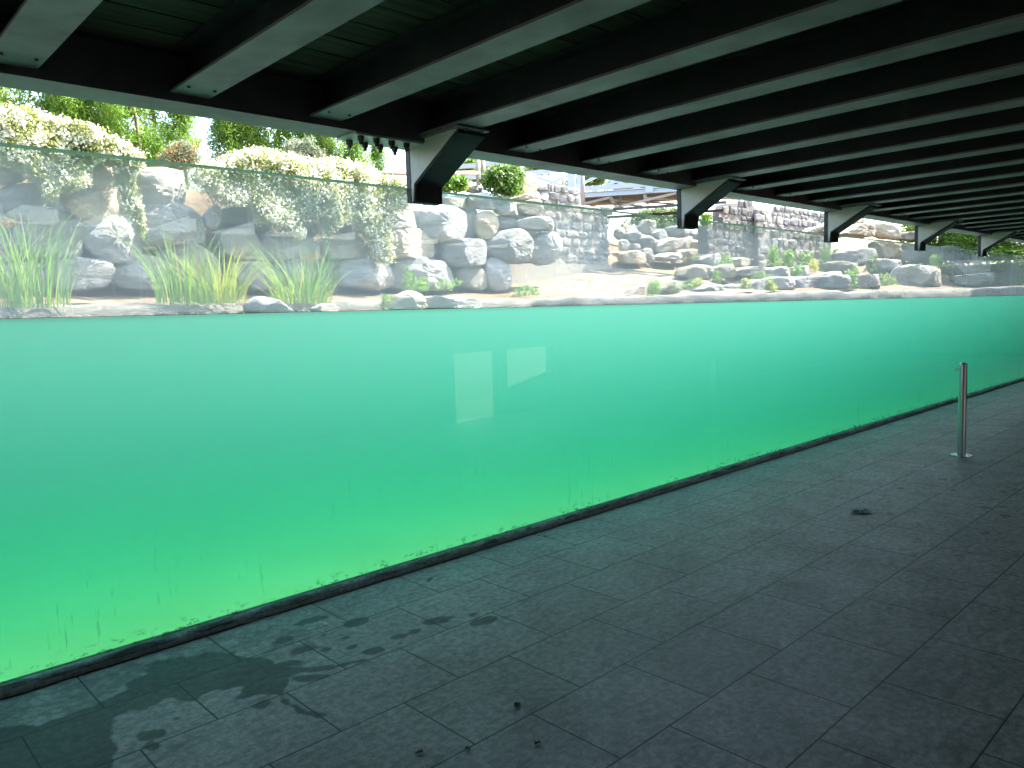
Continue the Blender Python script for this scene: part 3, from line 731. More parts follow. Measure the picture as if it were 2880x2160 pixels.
wall = [
 (1, [(-80,590),(60,600),(120,660),(150,715),(60,725),(-80,740)], P_, 'pale boulder at the left edge, at the top of the wall under the vine'),
 (1, [(5,790),(60,745),(180,740),(345,745),(370,820),(410,920),(470,960),(350,985),(150,960),(60,930),(20,840)], G, 'large grey boulder near the left edge, second row from the top'),
 (1, [(520,600),(640,585),(715,620),(735,700),(700,775),(560,785),(470,740),(480,650)], T, 'brown boulder half under the vine, top row on the left'),
 (1, [(380,800),(560,790),(750,790),(770,850),(740,930),(640,975),(540,985),(500,960),(430,900),(400,850)], T, 'tan boulder wedged above the round grey one'),
 (1, [(810,720),(870,640),(1050,640),(1170,660),(1190,830),(1150,890),(1020,870),(900,880),(840,850)], P_, 'pale square boulder in the top row between the two vines'),
 (1, [(865,900),(930,860),(1100,870),(1200,900),(1290,950),(1315,1040),(1310,1100),(1200,1125),(1050,1130),(930,1110),(890,1030),(870,950)], G, 'largest grey boulder, with a bright top, above the middle reed clump'),
 (1, [(90,1010),(300,980),(500,975),(515,1090),(500,1215),(300,1205),(110,1190),(70,1110)], G, 'squared grey boulder behind the leftmost reeds, third row'),
 (1, [(520,1000),(640,960),(800,955),(870,1010),(915,1120),(900,1200),(800,1240),(680,1235),(590,1180),(530,1100)], G, 'round rough grey boulder left of the middle reed clump'),
 (1, [(1320,930),(1390,860),(1425,900),(1425,990),(1380,1025),(1330,1000)], G, 'small upright grey stone right of the largest boulder'),
 (1, [(300,1230),(500,1220),(690,1240),(710,1300),(670,1390),(560,1410),(420,1420),(330,1400),(290,1320)], G, 'long layered boulder in the bottom row right of the leftmost reeds'),
 (1, [(720,1290),(780,1240),(900,1200),(1010,1220),(1050,1290),(1080,1400),(950,1415),(800,1400),(730,1370)], G, 'triangular boulder in the bottom row under the round one'),
 (1, [(1020,1180),(1120,1140),(1240,1130),(1340,1190),(1390,1250),(1370,1360),(1200,1380),(1080,1290)], P_, 'pale boulder directly behind the middle reed clump'),
 (1, [(-80,850),(30,850),(40,920),(10,960),(-80,960)], G, 'small grey boulder cut by the left edge, second row'),
 (1, [(-90,1000),(50,1020),(75,1090),(85,1190),(60,1250),(-90,1260)], G, 'grey boulder cut by the left edge, behind the reeds'),
 (1, [(-90,1280),(250,1235),(280,1330),(260,1430),(-90,1440)], G, 'bottom row boulder at the left edge behind the reeds'),
 (2, [(60,850),(150,800),(330,860),(430,960),(380,1015),(250,990),(120,930),(55,910)], D, 'dark boulder in the shade below the hanging flowers'),
 (2, [(50,1010),(140,985),(260,985),(300,1040),(325,1120),(320,1190),(200,1180),(80,1150),(50,1080)], P_, 'white topped boulder between the middle and right reed clumps'),
 (2, [(355,1010),(560,1040),(640,1030),(700,1080),(705,1130),(560,1170),(380,1205),(330,1110)], G, 'wide low grey boulder just above the right reed clump'),
 (2, [(640,900),(680,880),(705,950),(705,1020),(660,1035),(630,990)], G, 'small upright stone among the hanging vine strands'),
 (2, [(745,940),(850,900),(940,960),(945,1010),(770,1015),(745,990)], G, 'small flat grey stone under the right vine'),
 (2, [(770,1040),(930,1010),(1030,1060),(1035,1170),(900,1185),(790,1170),(755,1100)], G, 'grey boulder left of the lowest hanging vine strand'),
 (2, [(1110,930),(1200,880),(1310,830),(1370,880),(1395,975),(1290,985),(1150,1010),(1120,960)], P_, 'pale wedge shaped boulder above the tan block'),
 (2, [(1145,1020),(1280,990),(1400,990),(1490,1040),(1495,1165),(1400,1180),(1190,1175),(1145,1140)], T, 'smooth tan block boulder left of the nearest bracket line'),
 (2, [(1420,850),(1500,820),(1640,835),(1720,870),(1733,960),(1700,1040),(1580,1060),(1480,1030),(1410,960)], G, 'big light grey boulder just below the nearest bracket'),
 (2, [(130,1220),(300,1210),(420,1270),(445,1330),(400,1390),(250,1395),(180,1340),(140,1290)], G, 'bottom row boulder between the middle and right reed clumps'),
 (2, [(420,1210),(520,1180),(640,1200),(700,1290),(620,1360),(470,1330),(420,1280)], G, 'bottom row boulder hidden behind the right reed clump'),
 (2, [(880,1200),(1000,1190),(1150,1200),(1210,1270),(1235,1380),(1100,1400),(1000,1380),(900,1370),(870,1280)], G, 'bottom row boulder just right of the right reed clump'),
 (2, [(1260,1195),(1400,1185),(1560,1215),(1640,1270),(1640,1390),(1400,1400),(1250,1385),(1240,1270)], G, 'long grey boulder in the bottom row behind the tall weed'),
 (2, [(700,1195),(860,1190),(870,1290),(850,1380),(720,1370)], D, 'dark boulder in the bottom row behind the right reed tips'),
 (3, [(280,960),(400,950),(530,955),(600,970),(605,1100),(580,1155),(400,1160),(290,1120),(270,1040)], G, 'layered squared boulder below and right of the big light grey one'),
 (3, [(545,750),(610,720),(670,720),(715,780),(715,830),(650,920),(590,940),(550,880),(535,800)], T, 'upright tan boulder right of the big light grey one'),
 (3, [(630,960),(720,890),(850,870),(920,890),(950,990),(975,1080),(900,1130),(800,1120),(700,1090),(640,1040)], G, 'smooth slanting grey boulder left of the small tan stone'),
 (3, [(925,895),(1000,905),(1005,990),(960,1005),(930,960)], T, 'small tan stone between two grey boulders'),
 (3, [(1000,960),(1070,900),(1190,895),(1235,950),(1215,1050),(1150,1130),(1060,1140),(990,1080),(980,1010)], G, 'smooth rounded grey boulder beside the small stone masonry'),
 (3, [(630,1120),(720,1070),(800,1120),(800,1230),(825,1330),(700,1360),(640,1320),(620,1200)], G, 'tall jagged boulder at the right end of the bottom row'),
 (3, [(400,1190),(520,1170),(600,1210),(630,1340),(540,1360),(420,1320),(400,1250)], P_, 'white grey boulder in the bottom row left of the jagged one'),
 (3, [(880,650),(1000,620),(1070,650),(1080,700),(1050,750),(950,740),(880,710)], P_, 'pale boulder at the top of the wall under the glass edge, beside the masonry'),
 (3, [(880,790),(1000,760),(1140,780),(1160,830),(1150,870),(1000,865),(890,850)], P_, 'flat pale boulder beside the masonry, second row'),
 (3, [(700,620),(880,630),(885,740),(760,735),(700,690)], G, 'grey blue boulder under the ivy, top row'),
 (3, [(560,600),(700,610),(690,700),(560,690)], G, 'small block below the tan rocks, top row'),
 (3, [(480,590),(545,600),(545,670),(500,700)], P_, 'narrow pale stone in the top row right of the bracket'),
 (3, [(270,600),(480,620),(470,690),(280,680)], D, 'dark flat boulder partly hidden by the bracket foot'),
 (3, [(425,700),(540,700),(535,760),(530,930),(430,930),(420,800)], D, 'dark recess drawn as rock with its shade in the colour, between the big light grey boulder and the upright tan one'),  # shaded hollow in the wall, its darkness given as rock colour
 (3, [(720,750),(875,770),(880,860),(700,850)], D, 'dark blue grey boulder left of the flat pale one'),
 (3, [(160,950),(270,965),(275,1110),(165,1090)], D, 'dark narrow boulder right of the tan block'),
 (3, [(600,1100),(635,1110),(640,1180),(600,1200)], D, 'small dark wedge stone left of the jagged boulder'),
]
for i, (z, p, mt, lab) in enumerate(wall):
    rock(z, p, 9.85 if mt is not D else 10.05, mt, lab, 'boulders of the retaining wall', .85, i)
rub = [
 ([(0,550),(50,550),(65,600),(30,650),(-10,640)], T, 'bright tan rock at the top left of the rubble pile'),
 ([(170,590),(220,510),(300,520),(330,600),(290,670),(200,650)], G, 'rounded dark grey rock standing at the top of the rubble'),
 ([(40,650),(110,620),(180,670),(190,730),(130,760),(50,720)], G, 'grey rock below the bright tan one in the rubble'),
 ([(300,650),(390,610),(440,650),(430,700),(360,720)], G, 'small angular rock right of the rounded one in the rubble'),
 ([(430,600),(540,575),(620,640),(700,670),(610,700),(480,680)], D, 'long rock at the top of the rubble left of the second bracket'),
 ([(580,620),(720,630),(700,665),(600,655)], D, 'thin dark slab on top of the rubble behind the bracket foot'),
 ([(720,660),(800,630),(890,640),(900,700),(860,730),(760,710)], G, 'grey slab rock at the right end of the rubble top'),
 ([(190,700),(260,680),(340,760),(330,800),(230,820),(180,770)], D, 'tilted rock in the middle left of the rubble'),
 ([(310,800),(450,720),(590,710),(600,760),(480,830),(350,850)], G, 'longest rock lying across the middle of the rubble'),
 ([(560,760),(640,710),(700,680),(710,740),(640,800),(560,820)], P_, 'pale topped rock right of the longest one'),
 ([(340,890),(450,850),(560,860),(590,900),(520,925),(400,935)], G, 'low flat rock at the foot of the rubble'),
 ([(580,880),(600,840),(700,810),(790,860),(810,910),(700,930),(600,925)], T, 'broad brownish rock at the right foot of the rubble'),
 ([(720,730),(800,740),(860,810),(850,850),(790,850),(730,780)], T, 'sandy rock sloping down at the right of the rubble'),
 ([(210,820),(260,800),(320,860),(310,930),(270,960),(230,900)], D, 'dark upright rock at the foot of the rubble'),
 ([(-20,850),(100,830),(190,860),(230,940),(200,970),(100,970),(0,960)], T, 'tan rock at the left foot of the rubble'),
 ([(60,760),(160,760),(180,820),(100,835),(60,800)], D, 'small grey rock above the tan foot rock'),
 ([(-20,720),(50,720),(70,790),(30,830),(-20,830)], G, 'grey rock beside the masonry edge in the rubble'),
 ([(-60,600),(10,590),(20,700),(-40,720),(-80,660)], P_, 'pale rounded rock touching the masonry edge'),
 ([(520,925),(600,920),(600,960),(530,965)], T, 'little brown stone on the sand below the rubble'),
]
for i, (p, mt, lab) in enumerate(rub):
    yy = 13.0+(900-np.mean([q[1] for q in p]))*.005
    rock(4, p, yy, mt, lab, 'rocks of the rubble pile', .8, 60+i, 'rock', 1.06)
low = [
 ([(780,930),(870,870),(960,870),(1000,940),(980,990),(870,990),(800,960)], D, 9.4, 'grey rock at the foot of the dark masonry, left end'),
 ([(1090,940),(1160,905),(1250,915),(1290,970),(1200,1000),(1100,980)], M_rock_brown, 9.4, 'sandy rock at the foot of the dark masonry'),
 ([(600,1090),(650,1010),(760,980),(870,1010),(890,1080),(820,1140),(680,1140)], M_rock_brown, 8.2, 'big brown grey boulder at the left end of the planted terrace'),
 ([(960,1010),(1060,970),(1120,1010),(1150,1060),(1100,1110),(1000,1110),(950,1060)], M_rock_brown, 8.2, 'rounded knobbly boulder second along the planted terrace'),
 ([(1170,1040),(1270,1000),(1450,1010),(1460,1090),(1350,1110),(1190,1090)], D, 8.2, 'long boulder third along the planted terrace'),
 ([(1500,1020),(1600,1000),(1700,1020),(1690,1110),(1560,1110),(1490,1080)], D, 8.2, 'boulder under the tall green weeds on the terrace'),
 ([(1270,1180),(1340,1140),(1440,1130),(1455,1240),(1350,1250),(1260,1240)], D, 7.0, 'squarish boulder just above the pool rim'),
 ([(1500,1110),(1730,1110),(1730,1230),(1520,1240)], D, 7.0, 'wide boulder above the rim right of the squarish one'),
 ([(770,1240),(830,1190),(930,1180),(1010,1220),(1000,1265),(800,1275)], D, 7.0, 'low dark boulder above the rim, left of two'),
 ([(1060,1190),(1130,1180),(1190,1220),(1195,1260),(1080,1262)], D, 7.0, 'low dark boulder above the rim, right of two'),
 ([(40,1300),(100,1220),(160,1200),(220,1230),(240,1290),(120,1310)], M_rock_brown, 7.6, 'pointed boulder at the foot of the sandy ramp'),
 ([(300,1290),(340,1230),(440,1200),(560,1230),(600,1290)], M_rock_brown, 7.5, 'low earthy boulder among weeds right of the pointed one'),
 ([(1780,1000),(1900,990),(1920,1080),(1800,1100)], D, 8.2, 'boulder on the terrace left of the third bracket line'),
 ([(1780,1110),(2000,1100),(2000,1230),(1790,1240)], D, 7.0, 'dark boulder above the rim below the third bracket'),
 ([(2000,1080),(2212,1050),(2212,1220),(2010,1230)], D, 6.9, 'grey boulder above the rim right of the third bracket line'),
]
for i, (p, mt, yy, lab) in enumerate(low):
    rock(4, p, yy, mt, lab, 'boulders on the planted terrace', .8, 90+i, 'boulder', 1.13)
far = [
 ([(350,350),(430,270),(520,250),(600,300),(620,390),(500,400),(370,370)], M_rock_brown, 9, 'rounded tan boulder above the glass between the third and fourth brackets'),
 ([(620,250),(900,280),(935,340),(900,420),(700,400),(620,350)], P_, 9, 'pale block boulder with a white lower edge left of the fourth bracket'),
 ([(950,350),(1070,330),(1180,350),(1280,430),(1070,440),(950,420)], M_rock_brown, 9, 'brown boulder behind the fourth bracket'),
 ([(1570,520),(1590,480),(1640,440),(1740,450),(1750,530)], M_rock_brown, 9, 'tan boulder above the glass left of the fifth bracket'),
 ([(1820,540),(1950,430),(2212,450),(2290,500),(2290,580),(2100,575)], D, 9, 'slanting grey slab right of the fifth bracket'),
 ([(-20,360),(60,300),(250,190),(600,240),(480,260),(350,340),(280,400)], M_rock_brown, 10, 'sloping tan rock slab behind the third bracket'),
 ([(300,540),(600,510),(640,640),(500,700),(310,660)], D, 8, 'grey boulder behind the glass below the rounded tan one'),
 ([(640,420),(900,450),(890,610),(690,610)], M_rock_brown, 8.3, 'brown boulder behind the glass left of the fourth bracket line'),
 ([(150,790),(340,790),(340,930),(140,935)], D, 6.3, 'small boulder above the rim beside green weeds, far right'),
 ([(430,780),(640,785),(670,925),(420,930)], D, 6.3, 'dark block above the rim, far right'),
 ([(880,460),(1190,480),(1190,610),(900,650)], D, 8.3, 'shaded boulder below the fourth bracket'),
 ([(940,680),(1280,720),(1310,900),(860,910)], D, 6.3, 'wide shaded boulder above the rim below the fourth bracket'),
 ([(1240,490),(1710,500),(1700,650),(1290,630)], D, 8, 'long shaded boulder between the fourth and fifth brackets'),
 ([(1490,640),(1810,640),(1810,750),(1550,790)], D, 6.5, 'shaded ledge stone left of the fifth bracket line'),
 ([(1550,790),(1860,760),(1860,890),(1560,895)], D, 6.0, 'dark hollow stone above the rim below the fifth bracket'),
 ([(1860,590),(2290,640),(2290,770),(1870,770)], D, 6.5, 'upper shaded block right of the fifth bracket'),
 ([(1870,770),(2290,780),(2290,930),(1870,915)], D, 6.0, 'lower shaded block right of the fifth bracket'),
 ([(640,620),(880,640),(880,780),(680,790)], D, 7.2, 'grey stone in the middle of the far right bank'),
 ([(200,640),(440,680),(440,780),(220,790)], M_rock_brown, 7.2, 'brown stone in the far right bank beside the weeds'),
]
for i, (p, mt, yy, lab) in enumerate(far):
    rock(5, p, yy, mt, lab, 'boulders at the far right of the bank', 1.0, 120+i, 'boulder', 1.05)
rimr = [
 (2, [(230,1500),(300,1450),(420,1470),(520,1540),(480,1560),(240,1560)], G, 7.75, 'grey slabs on the rim between the middle and right reeds'),
 (2, [(690,1530),(740,1500),(820,1500),(870,1550),(700,1560)], P_, 7.7, 'small pale rock on the rim at the foot of the right reeds'),
 (2, [(1240,1530),(1290,1440),(1350,1410),(1430,1440),(1480,1530),(1360,1545)], T, 7.7, 'pointed tan rock on the rim under the tall weed'),
 (2, [(1480,1450),(1733,1455),(1850,1470),(1850,1530),(1490,1535)], P_, 7.85, 'long squared pale block on the rim right of the pointed rock'),
 (3, [(820,560),(825,470),(870,410),(1030,410),(1040,470),(1000,555),(900,575)], T, 10.6, 'large tan block on top of the wall beside the ivy'),
 (3, [(390,540),(400,480),(480,460),(500,540)], T, 10.4, 'small tan rock on the wall top right of the nearest bracket'),
 (3, [(485,555),(490,505),(580,500),(585,560)], P_, 10.3, 'small pale rock on the wall top left of the ivy'),
 (3, [(860,600),(960,570),(1050,570),(1050,630),(880,625)], P_, 10.2, 'flat white grey slab under the tan block'),
]
for i, (z, p, mt, yy, lab) in enumerate(rimr):
    rock(z, p, yy, mt, lab, None, .6, 150+i, 'rock')

# ---------------------------------------------------------------- small stone masonry
def masonry(name, label, poly_px, Y, depth, sw, sh, mats, seed, lean=0):
    rnd = random.Random(seed)
    W_ = [ony(x, y, Y) for x, y in poly_px]; P2 = [(q.x, q.z) for q in W_]
    x0, x1 = min(p[0] for p in P2), max(p[0] for p in P2); z0, z1 = min(p[1] for p in P2), max(p[1] for p in P2)
    t = thing(name, label, 'stone wall', ((x0+x1)/2, Y, z0)); off = (-(x0+x1)/2, -Y, -z0)
    bm = bmesh.new(); prism(bm, P2, Y+.06, Y+depth, 'y'); obj('mortar_core', bm, mats[1], t, off)
    bm = bmesh.new(); z = z0
    while z < z1:
        h = sh*rnd.uniform(.55, 1.5); x = x0-rnd.random()*sw
        while x < x1:
            w = sw*rnd.choice((.35, .6, .8, 1, 1.2, 1.7)); cx, cz = x+w/2, z+h/2+rnd.uniform(-.1, .1)*h
            if inside((cx, cz), P2):
                rx, rz, ry = w*.5*.985, h*.5*.985, min(.08, h*.35)
                N = 10; rings = []
                ph = rnd.random()*6; pw = rnd.uniform(3.5, 8)
                jit = [rnd.uniform(.80, 1.06) for _ in range(N)]
                pr = rnd.uniform(-.02, .05); tx, tz = rnd.uniform(-.3, .3), rnd.uniform(-.45, .2)
                for s, d in ((1, .2), (.97, -.45), (.84, -.9), (.45, -1)):
                    row = []
                    for i in range(N):
                        a = 2*math.pi*i/N; c, s_ = math.cos(a), math.sin(a)
                        k = (abs(c)**pw+abs(s_)**pw)**(-1/pw)*jit[i]
                        xx, zz = rx*c*k*s, rz*s_*k*s
                        row.append(bm.verts.new((cx+xx, Y+d*ry*.8-pr+(tx*xx+tz*zz)*(1-s)+rnd.uniform(-.008, .008)+.1, cz+zz)))
                    rings.append(row)
                for A, B in zip(rings[:-1], rings[1:]):
                    for i in range(N): bm.faces.new((A[i], A[(i+1) % N], B[(i+1) % N], B[i]))
                bm.faces.new(rings[-1][::-1])
            x += w
        z += h
    obj('stonework', bm, mats[0], t, off, ang=.5)
    return t
M = MatB('mixed_masonry'); g3 = M.n('NewGeometry'); n1 = M.noise(4, 6, .65); 
cr = M.ramp(g3.outputs['Random Per Island'], [(0, (.14, .14, .15)), (.4, (.24, .24, .24)), (.7, (.31, .28, .235)), (1, (.42, .41, .38))])
M.set(M.mix(M.ramp(n1, [(.35, (.6,)*3), (.65, (1,)*3)]), (.2, .19, .18), cr), .9, spec=.2); M.bump(n1, .8, .04); M_mas = M.m
M = MatB('shaded_masonry'); g3 = M.n('NewGeometry'); n1 = M.noise(4, 6, .65)
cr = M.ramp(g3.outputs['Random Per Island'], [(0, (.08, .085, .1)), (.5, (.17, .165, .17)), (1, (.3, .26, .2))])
M.set(M.mix(M.ramp(n1, [(.35, (.5,)*3), (.65, (1,)*3)]), (.08, .075, .07), cr), .9, spec=.2); M.bump(n1, .8, .04); M_masd = M.m  # darker stone copy, the abutment's shade is in the colour
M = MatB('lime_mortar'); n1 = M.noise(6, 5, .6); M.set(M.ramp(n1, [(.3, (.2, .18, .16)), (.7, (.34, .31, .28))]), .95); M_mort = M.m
M = MatB('shaded_mortar'); n1 = M.noise(6, 5, .6); M.set(M.ramp(n1, [(.3, (.10, .09, .085)), (.7, (.19, .175, .16))]), .95); M_mortd = M.m  # mortar darkened to match the abutment's painted shade
def P3(l): return [px(3, a, b) for a, b in l]
def P4(l): return [px(4, a, b) for a, b in l]
masonry('stone_wall', 'wall of small grey stones between the boulder wall and the rubble', P3([(1000, 530), (1120, 505), (1360, 520), (1415, 570), (1425, 660), (1635, 680), (1645, 1145), (1190, 1145), (1060, 900), (1060, 700), (1000, 620)]), 11.0, 1.5, .33, .2, (M_mas, M_mort), 3)
# concrete footing under it
bm = bmesh.new(); pl = [ony(*p, 10.85) for p in P3([(790, 1140), (1200, 1135), (1645, 1150), (1700, 1200), (1640, 1300), (800, 1420)])]
prism(bm, [(q.x, q.z) for q in pl], 10.85, 12.3, 'y'); tag(obj('concrete_footing', bm, M_conc), 'pale concrete footing tapering along the foot of the small stone wall', 'footing')
ab = masonry('bridge_abutment', 'tall stone abutment coloured dark for its shaded face, carrying the right end of the footbridge', P4([(905, 560), (1060, 540), (1060, 420), (1100, 340), (1330, 320), (1420, 400), (1430, 980), (905, 960)]), 11.4, .5, .42, .24, (M_masd, M_mortd), 5)
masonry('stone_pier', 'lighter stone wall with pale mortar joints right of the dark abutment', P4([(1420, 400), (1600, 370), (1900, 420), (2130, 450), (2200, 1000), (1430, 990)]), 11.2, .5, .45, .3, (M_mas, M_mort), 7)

# ---------------------------------------------------------------- footbridge
def at(x, y, dep):   # world point at camera depth dep
    return CAM+ray(x, y)*dep
def bridge():
    A = at(1636, 556, 24); B = at(2062, 560, 23)
    u = (B-A); u.z = 0; L = u.length; u.normalize(); v = Vector((-u.y, u.x, 0)); v = v if v.dot(_f) > 0 else -v
    zb = A.z
    t = thing('footbridge', 'grey steel footbridge with cross braced railing beyond the stone wall', 'bridge', (A.x, A.y, zb))
    def W_(s, d, z): return u*s+v*d+Vector((0, 0, z))
    zr = 1.25
    for d in (0, 2.0):
        bm = bmesh.new()
        bar(bm, W_(-1.5, d, .01), W_(L+.2, d, .01), .14, .025); bar(bm, W_(-1.5, d, .15), W_(L+.2, d, .15), .14, .025); bar(bm, W_(-1.5, d, .08), W_(L+.2, d, .08), .03, .115)
        obj('edge_girder', bm, M_bridge, t)
        bm = bmesh.new(); bar(bm, W_(-5.5, d, .27), W_(L+.2, d, .27), .12, .13); obj('lower_rail', bm, M_bridge, t)
        bm = bmesh.new(); bar(bm, W_(-5.5, d, zr), W_(L+.2, d, zr), .12, .13); obj('upper_rail', bm, M_bridge, t)
        k = 0; s = -5.1
        while s < L:
            bm = bmesh.new(); bar(bm, W_(s, d-.04, .02), W_(s, d-.04, zr-.065), .24, .10, up=tuple(v)); obj('railing_post', bm, M_bridge, t)
            bm = bmesh.new(); bar(bm, W_(s+.13, d, .36), W_(s+2.27, d, zr-.08), .05, .08); obj('cross_brace', bm, M_bridge, t)
            bm = bmesh.new(); bar(bm, W_(s+.13, d+.06, zr-.08), W_(s+2.27, d+.06, .36), .05, .08); obj('cross_brace', bm, M_bridge, t)
            s += 2.4
    bm = bmesh.new(); box_pts = [W_(-1.5, .08, .0), W_(L+.2, .08, .0), W_(L+.2, 1.92, .0), W_(-1.5, 1.92, .0)]
    lo = [bm.verts.new(p) for p in box_pts]; hi = [bm.verts.new(p+Vector((0, 0, .06))) for p in box_pts]
    bm.faces.new(lo); bm.faces.new(hi[::-1])
    for i in range(4): bm.faces.new((lo[i], lo[(i+1) % 4], hi[(i+1) % 4], hi[i]))
    obj('deck_slab', bm, M_timber, t)
    s = -1.2; k = 0
    while s < L-.4:
        bm = bmesh.new(); bar(bm, W_(s, .1, -.05), W_(s, 1.9, -.05), .1, .09); obj('joist', bm, M_bridge, t)
        bm = bmesh.new(); bar(bm, W_(s, .1, -.12), W_(s+1.9, 1.9, -.12), .07, .05); obj('plan_brace', bm, M_rail, t)
        if k % 2 == 0:
            bm = bmesh.new(); bar(bm, W_(s+.3, .0, -.02), W_(s+.3, .0, -.40), .06, .06, up=tuple(v)); obj('hanger', bm, M_timber, t)
        s += 1.05; k += 1
    for d in (.0, 1.95):
        bm = bmesh.new(); bar(bm, W_(-1.2, d, -.42), W_(L-.2, d, -.42), .09, .08); obj('lower_chord', bm, M_timber, t)
    for a_ in range(-1, int(L), 2):
        bm = bmesh.new(); bar(bm, W_(a_, .0, -.38), W_(a_+1.9, .0, -.05), .06, .07); obj('diagonal_strut', bm, M_rail, t)
bridge()

# ---------------------------------------------------------------- wooden fence on the bank
def fence():
    Y = 11.2
    t = thing('wooden_fence', 'weathered round rail fence along the top of the boulder wall', 'fence', tuple(ony(*px(2, 1110, 660), Y)))
    L0 = t.location
    def W_(z, a, b, y=Y): return ony(*px(z, a, b), y)-L0
    bm = bmesh.new(); cyl(bm, W_(2, 1100, 590), W_(3, 120, 400), .055, .05, 10); obj('rail', bm, M_rail, t, smooth=True)
    bm = bmesh.new(); cyl(bm, W_(3, 120, 400), W_(3, 570, 398), .05, .055, 10); obj('rail', bm, M_rail, t, smooth=True)
    for z, a, b, b2 in ((2, 1112, 585, 760), (3, 405, 395, 520), (3, 568, 280, 520), (3, 610, 285, 500), (3, 918, 340, 480), (3, 1048, 450, 540), (3, 1265, 405, 520)):
        bm = bmesh.new(); cyl(bm, W_(z, a, b2), W_(z, a-2, b), .06, .055, 10); obj('post', bm, M_rail, t, smooth=True)
fence()
p0, p1 = ony(*px(3, 1425, 640), 11.6), ony(*px(3, 1422, 395), 11.6)
bm = bmesh.new(); cyl(bm, Vector((0, 0, 0)), p1-p0, .07, .06, 10)
tag(obj('wooden_post', bm, M_rail, loc=p0, smooth=True), 'tall weathered post at the corner of the small stone wall', 'post')

# ---------------------------------------------------------------- foliage
def cards(name, C_, D_, Nn, L_, W_, mats, mi=None, parent=None, loc=(0, 0, 0), bend=.0, tint=None):
    """leaf shaped quads pairs: centre C, direction D, normal N"""
    C_ = np.asarray(C_, float); D_ = np.asarray(D_, float); D_ /= np.linalg.norm(D_, axis=1, keepdims=True)+1e-9
    Nn = np.asarray(Nn, float); Sd = np.cross(D_, Nn); Sd /= np.linalg.norm(Sd, axis=1, keepdims=True)+1e-9
    L_ = np.asarray(L_)[:, None]; W_ = np.asarray(W_)[:, None]; n = len(C_)
    V = np.stack([C_-D_*L_/2, C_+Sd*W_/2-D_*L_*.05, C_+D_*L_/2-Nn*bend*L_, C_-Sd*W_/2-D_*L_*.05], 1).reshape(-1, 3)
    me = bpy.data.meshes.new(name); me.vertices.add(4*n); me.vertices.foreach_set('co', V.ravel())
    me.loops.add(4*n); me.loops.foreach_set('vertex_index', np.arange(4*n, dtype=np.int32))
    me.polygons.add(n); me.polygons.foreach_set('loop_start', np.arange(0, 4*n, 4, dtype=np.int32))
    if mi is not None: me.polygons.foreach_set('material_index', np.asarray(mi, np.int32))
    me.update(calc_edges=True); me.validate()
    a = me.attributes.new('tint', 'FLOAT', 'POINT'); tv = RNG.random(n) if tint is None else tint
    a.data.foreach_set('value', np.repeat(tv, 4))
    return link(name, me, mats, parent, loc)
def rdir(n, down=0.0, spread=1.0):
    d = RNG.normal(size=(n, 3))*spread; d[:, 2] -= down; return d/np.linalg.norm(d, axis=1, keepdims=True)

def tree_crown(h0, h1, r, nclump, per, leafL, droop, mat, seed, top=.35):
    rg = np.random.default_rng(seed); Cs = []; T_ = []
    for k in range(nclump):
        t = rg.random(); z = h0+(h1-h0)*t; rr = r*(1-top*t)*(.5+.5*min(1, t*4))
        a = rg.random()*6.283; q = rr*math.sqrt(rg.random()); cr = rg.uniform(.22, .5)*r*.7
        c = np.array([q*math.cos(a), q*math.sin(a), z]); m = int(per*rg.uniform(.5, 1.4))
        P = rg.normal(size=(m, 3))*np.array([cr, cr, cr*1.3])*.6+c; Cs.append(P); T_.append(np.clip(rg.normal(rg.uniform(.2, .8), .22, m), 0, 1))
    C_ = np.concatenate(Cs); T_ = np.concatenate(T_); n = len(C_)
    return C_, rdir(n, droop), rdir(n), rg.uniform(.6, 1.3, n)*leafL, rg.uniform(.6, 1.2, n)*leafL*.26, T_
TG = 'tall trees behind the vine covered bank'
def make_tree(kind, seed):
    h = {'tall': 9.5, 'slim': 10.5, 'dense': 8}[kind]
    t = thing('tree', '', 'tree', (0, 0, 0), TG)
    bm = bmesh.new(); pts_ = [Vector((.12*math.sin(i*1.3+seed), .12*math.cos(i*1.7+seed), h*i/8)) for i in range(9)]
    for i in range(8): cyl(bm, pts_[i], pts_[i+1], .075*(1-i/9), .075*(1-(i+1)/9), 8, False)
    rg = random.Random(seed)
    for i in range(7):
        z = rg.uniform(1, h*.8); a = rg.random()*6.28; L = rg.uniform(.8, 1.6)
        p = Vector((.1*math.sin(z), .1*math.cos(z), z)); cyl(bm, p, p+Vector((math.cos(a)*L*.6, math.sin(a)*L*.6, L)), .025, .008, 6, False)
    obj('trunk', bm, M_bark, t, smooth=True)
    if kind == 'tall': a = tree_crown(.3, h, .8, 150, 130, .15, .7, M_leaf, seed, .3); mt = M_leaf
    elif kind == 'slim': a = tree_crown(.8, h, .5, 60, 60, .14, .9, M_leaf2, seed, .4); mt = M_leaf3
    else: a = tree_crown(-.3, h, 1.0, 190, 150, .14, .6, M_leaf, seed, .75); mt = M_leaf
    cards('crown', *a[:5], [mt], parent=t, tint=a[5]); return t
protos = {('tall', 1): make_tree('tall', 1), ('tall', 2): make_tree('tall', 2), ('slim', 3): make_tree('slim', 3), ('dense', 4): make_tree('dense', 4), ('dense', 5): make_tree('dense', 5)}
used = set()
